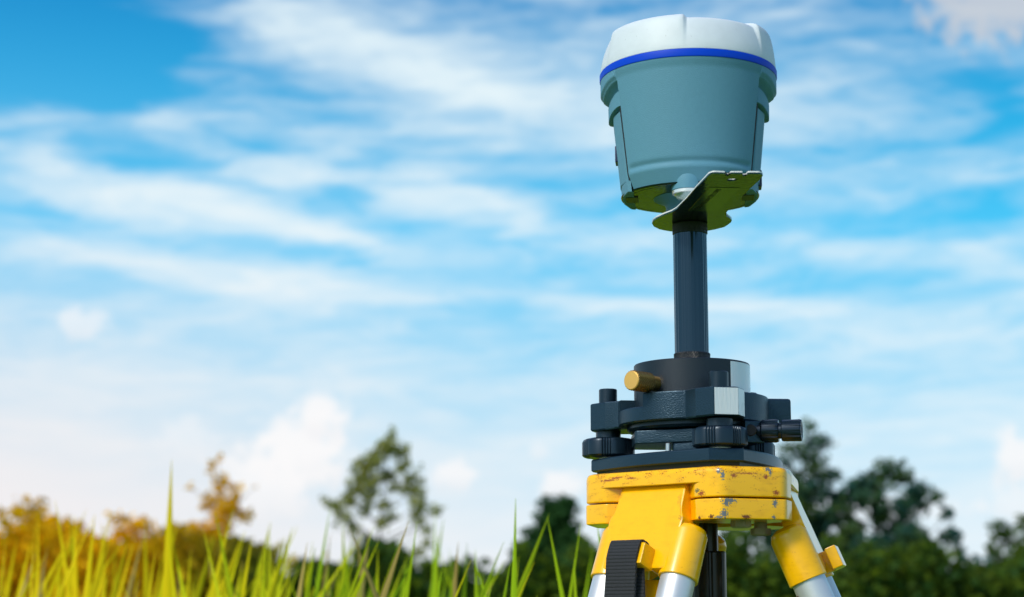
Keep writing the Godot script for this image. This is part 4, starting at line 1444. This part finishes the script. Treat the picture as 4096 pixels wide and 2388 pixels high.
	put("plug_ring", ri, mat(lin(0.92, 0.92, 0.92), 0.3, 0.75), plug)
	var le := Soup.new()
	le.lathe([Vector2(0.0001, 0.3300), Vector2(0.0055, 0.3303), Vector2(0.0090, 0.3316), Vector2(0.0117, 0.3346), Vector2(0.0117, 0.3350)], Transform3D(Basis.IDENTITY, pc), 64)
	put("plug_nose", le, mat(lin(0.38, 0.52, 0.52), 0.25, 0.7), plug)
	# battery doors on both sides
	var k := 0
	for s in [-1.0, 1.0]:
		var door := Node3D.new()
		door.name = "battery_door" if k == 0 else "battery_door_001"
		t.add_child(door, true)
		var turn := Transform3D(Basis(Vector3.UP, deg_to_rad(A0)), C)
		var slab := Soup.new()
		var dr := []
		for q in [[0.3500, 0.0008, 0.905], [0.3506, 0.0, 0.907], [0.4074, 0.0, 0.997], [0.4081, 0.0008, 0.997]]:
			var row := PackedVector3Array()
			for p in [Vector2(0.0520, 0.0322), Vector2(0.0550, 0.0336), Vector2(0.0569, 0.0326), Vector2(0.0620, 0.0170), Vector2(0.0628, 0.0140), Vector2(0.0634, 0.0), Vector2(0.0628, -0.0140), Vector2(0.0620, -0.0170), Vector2(0.0569, -0.0326), Vector2(0.0550, -0.0336), Vector2(0.0520, -0.0322)]:
				row.push_back(turn * Vector3(s * (p.x - q[1]) * q[2], q[0], p.y * q[2]))
			for p in [Vector2(0.046, -0.032), Vector2(0.046, 0.032)]:
				row.push_back(turn * Vector3(s * p.x * q[2], q[0], p.y * q[2]))
			dr.append(row)
		slab.skin(dr)
		put("door_panel", slab, shell, door, 0, 20.0)
		# bevelled foot of the door and a black box painting the shade of the hollow in it
		var ft := Soup.new()
		var fr := []
		for q in [[0.3408, 0.885, 0.0012], [0.3414, 0.890, 0.0], [0.3440, 0.895, 0.0], [0.3500, 0.905, 0.0]]:
			var row := PackedVector3Array()
			for p in [Vector2(0.0530, 0.0372), Vector2(0.0566, 0.0360), Vector2(0.0616, 0.0170), Vector2(0.0630, 0.0), Vector2(0.0616, -0.0170), Vector2(0.0566, -0.0360), Vector2(0.0530, -0.0372)]:
				row.push_back(turn * Vector3(s * (p.x - q[2]) * q[1], q[0], p.y * q[1]))
			fr.append(row)
		ft.skin(fr)
		put("door_foot", ft, shell, door, 0, 20.0)
		var la := Soup.new()
		la.box(turn * Vector3(s * 0.0478, 0.3424, 0.004), Vector3(0.0052, 0.0020, 0.010), turn.basis, 0.0006)
		put("latch_recess", la, mat(lin(0.008, 0.016, 0.016), 0.4), door)
		var bt := Soup.new()
		bt.box(turn * Vector3(s * (0.0594 if s < 0 else 0.0572), (0.3790 if s < 0 else 0.3560), 0.0), Vector3(0.0022, 0.0068, 0.008), turn.basis, 0.0008)
		put("button", bt, mat(lin(0.004, 0.012, 0.06), 0.4), door)
		k += 1
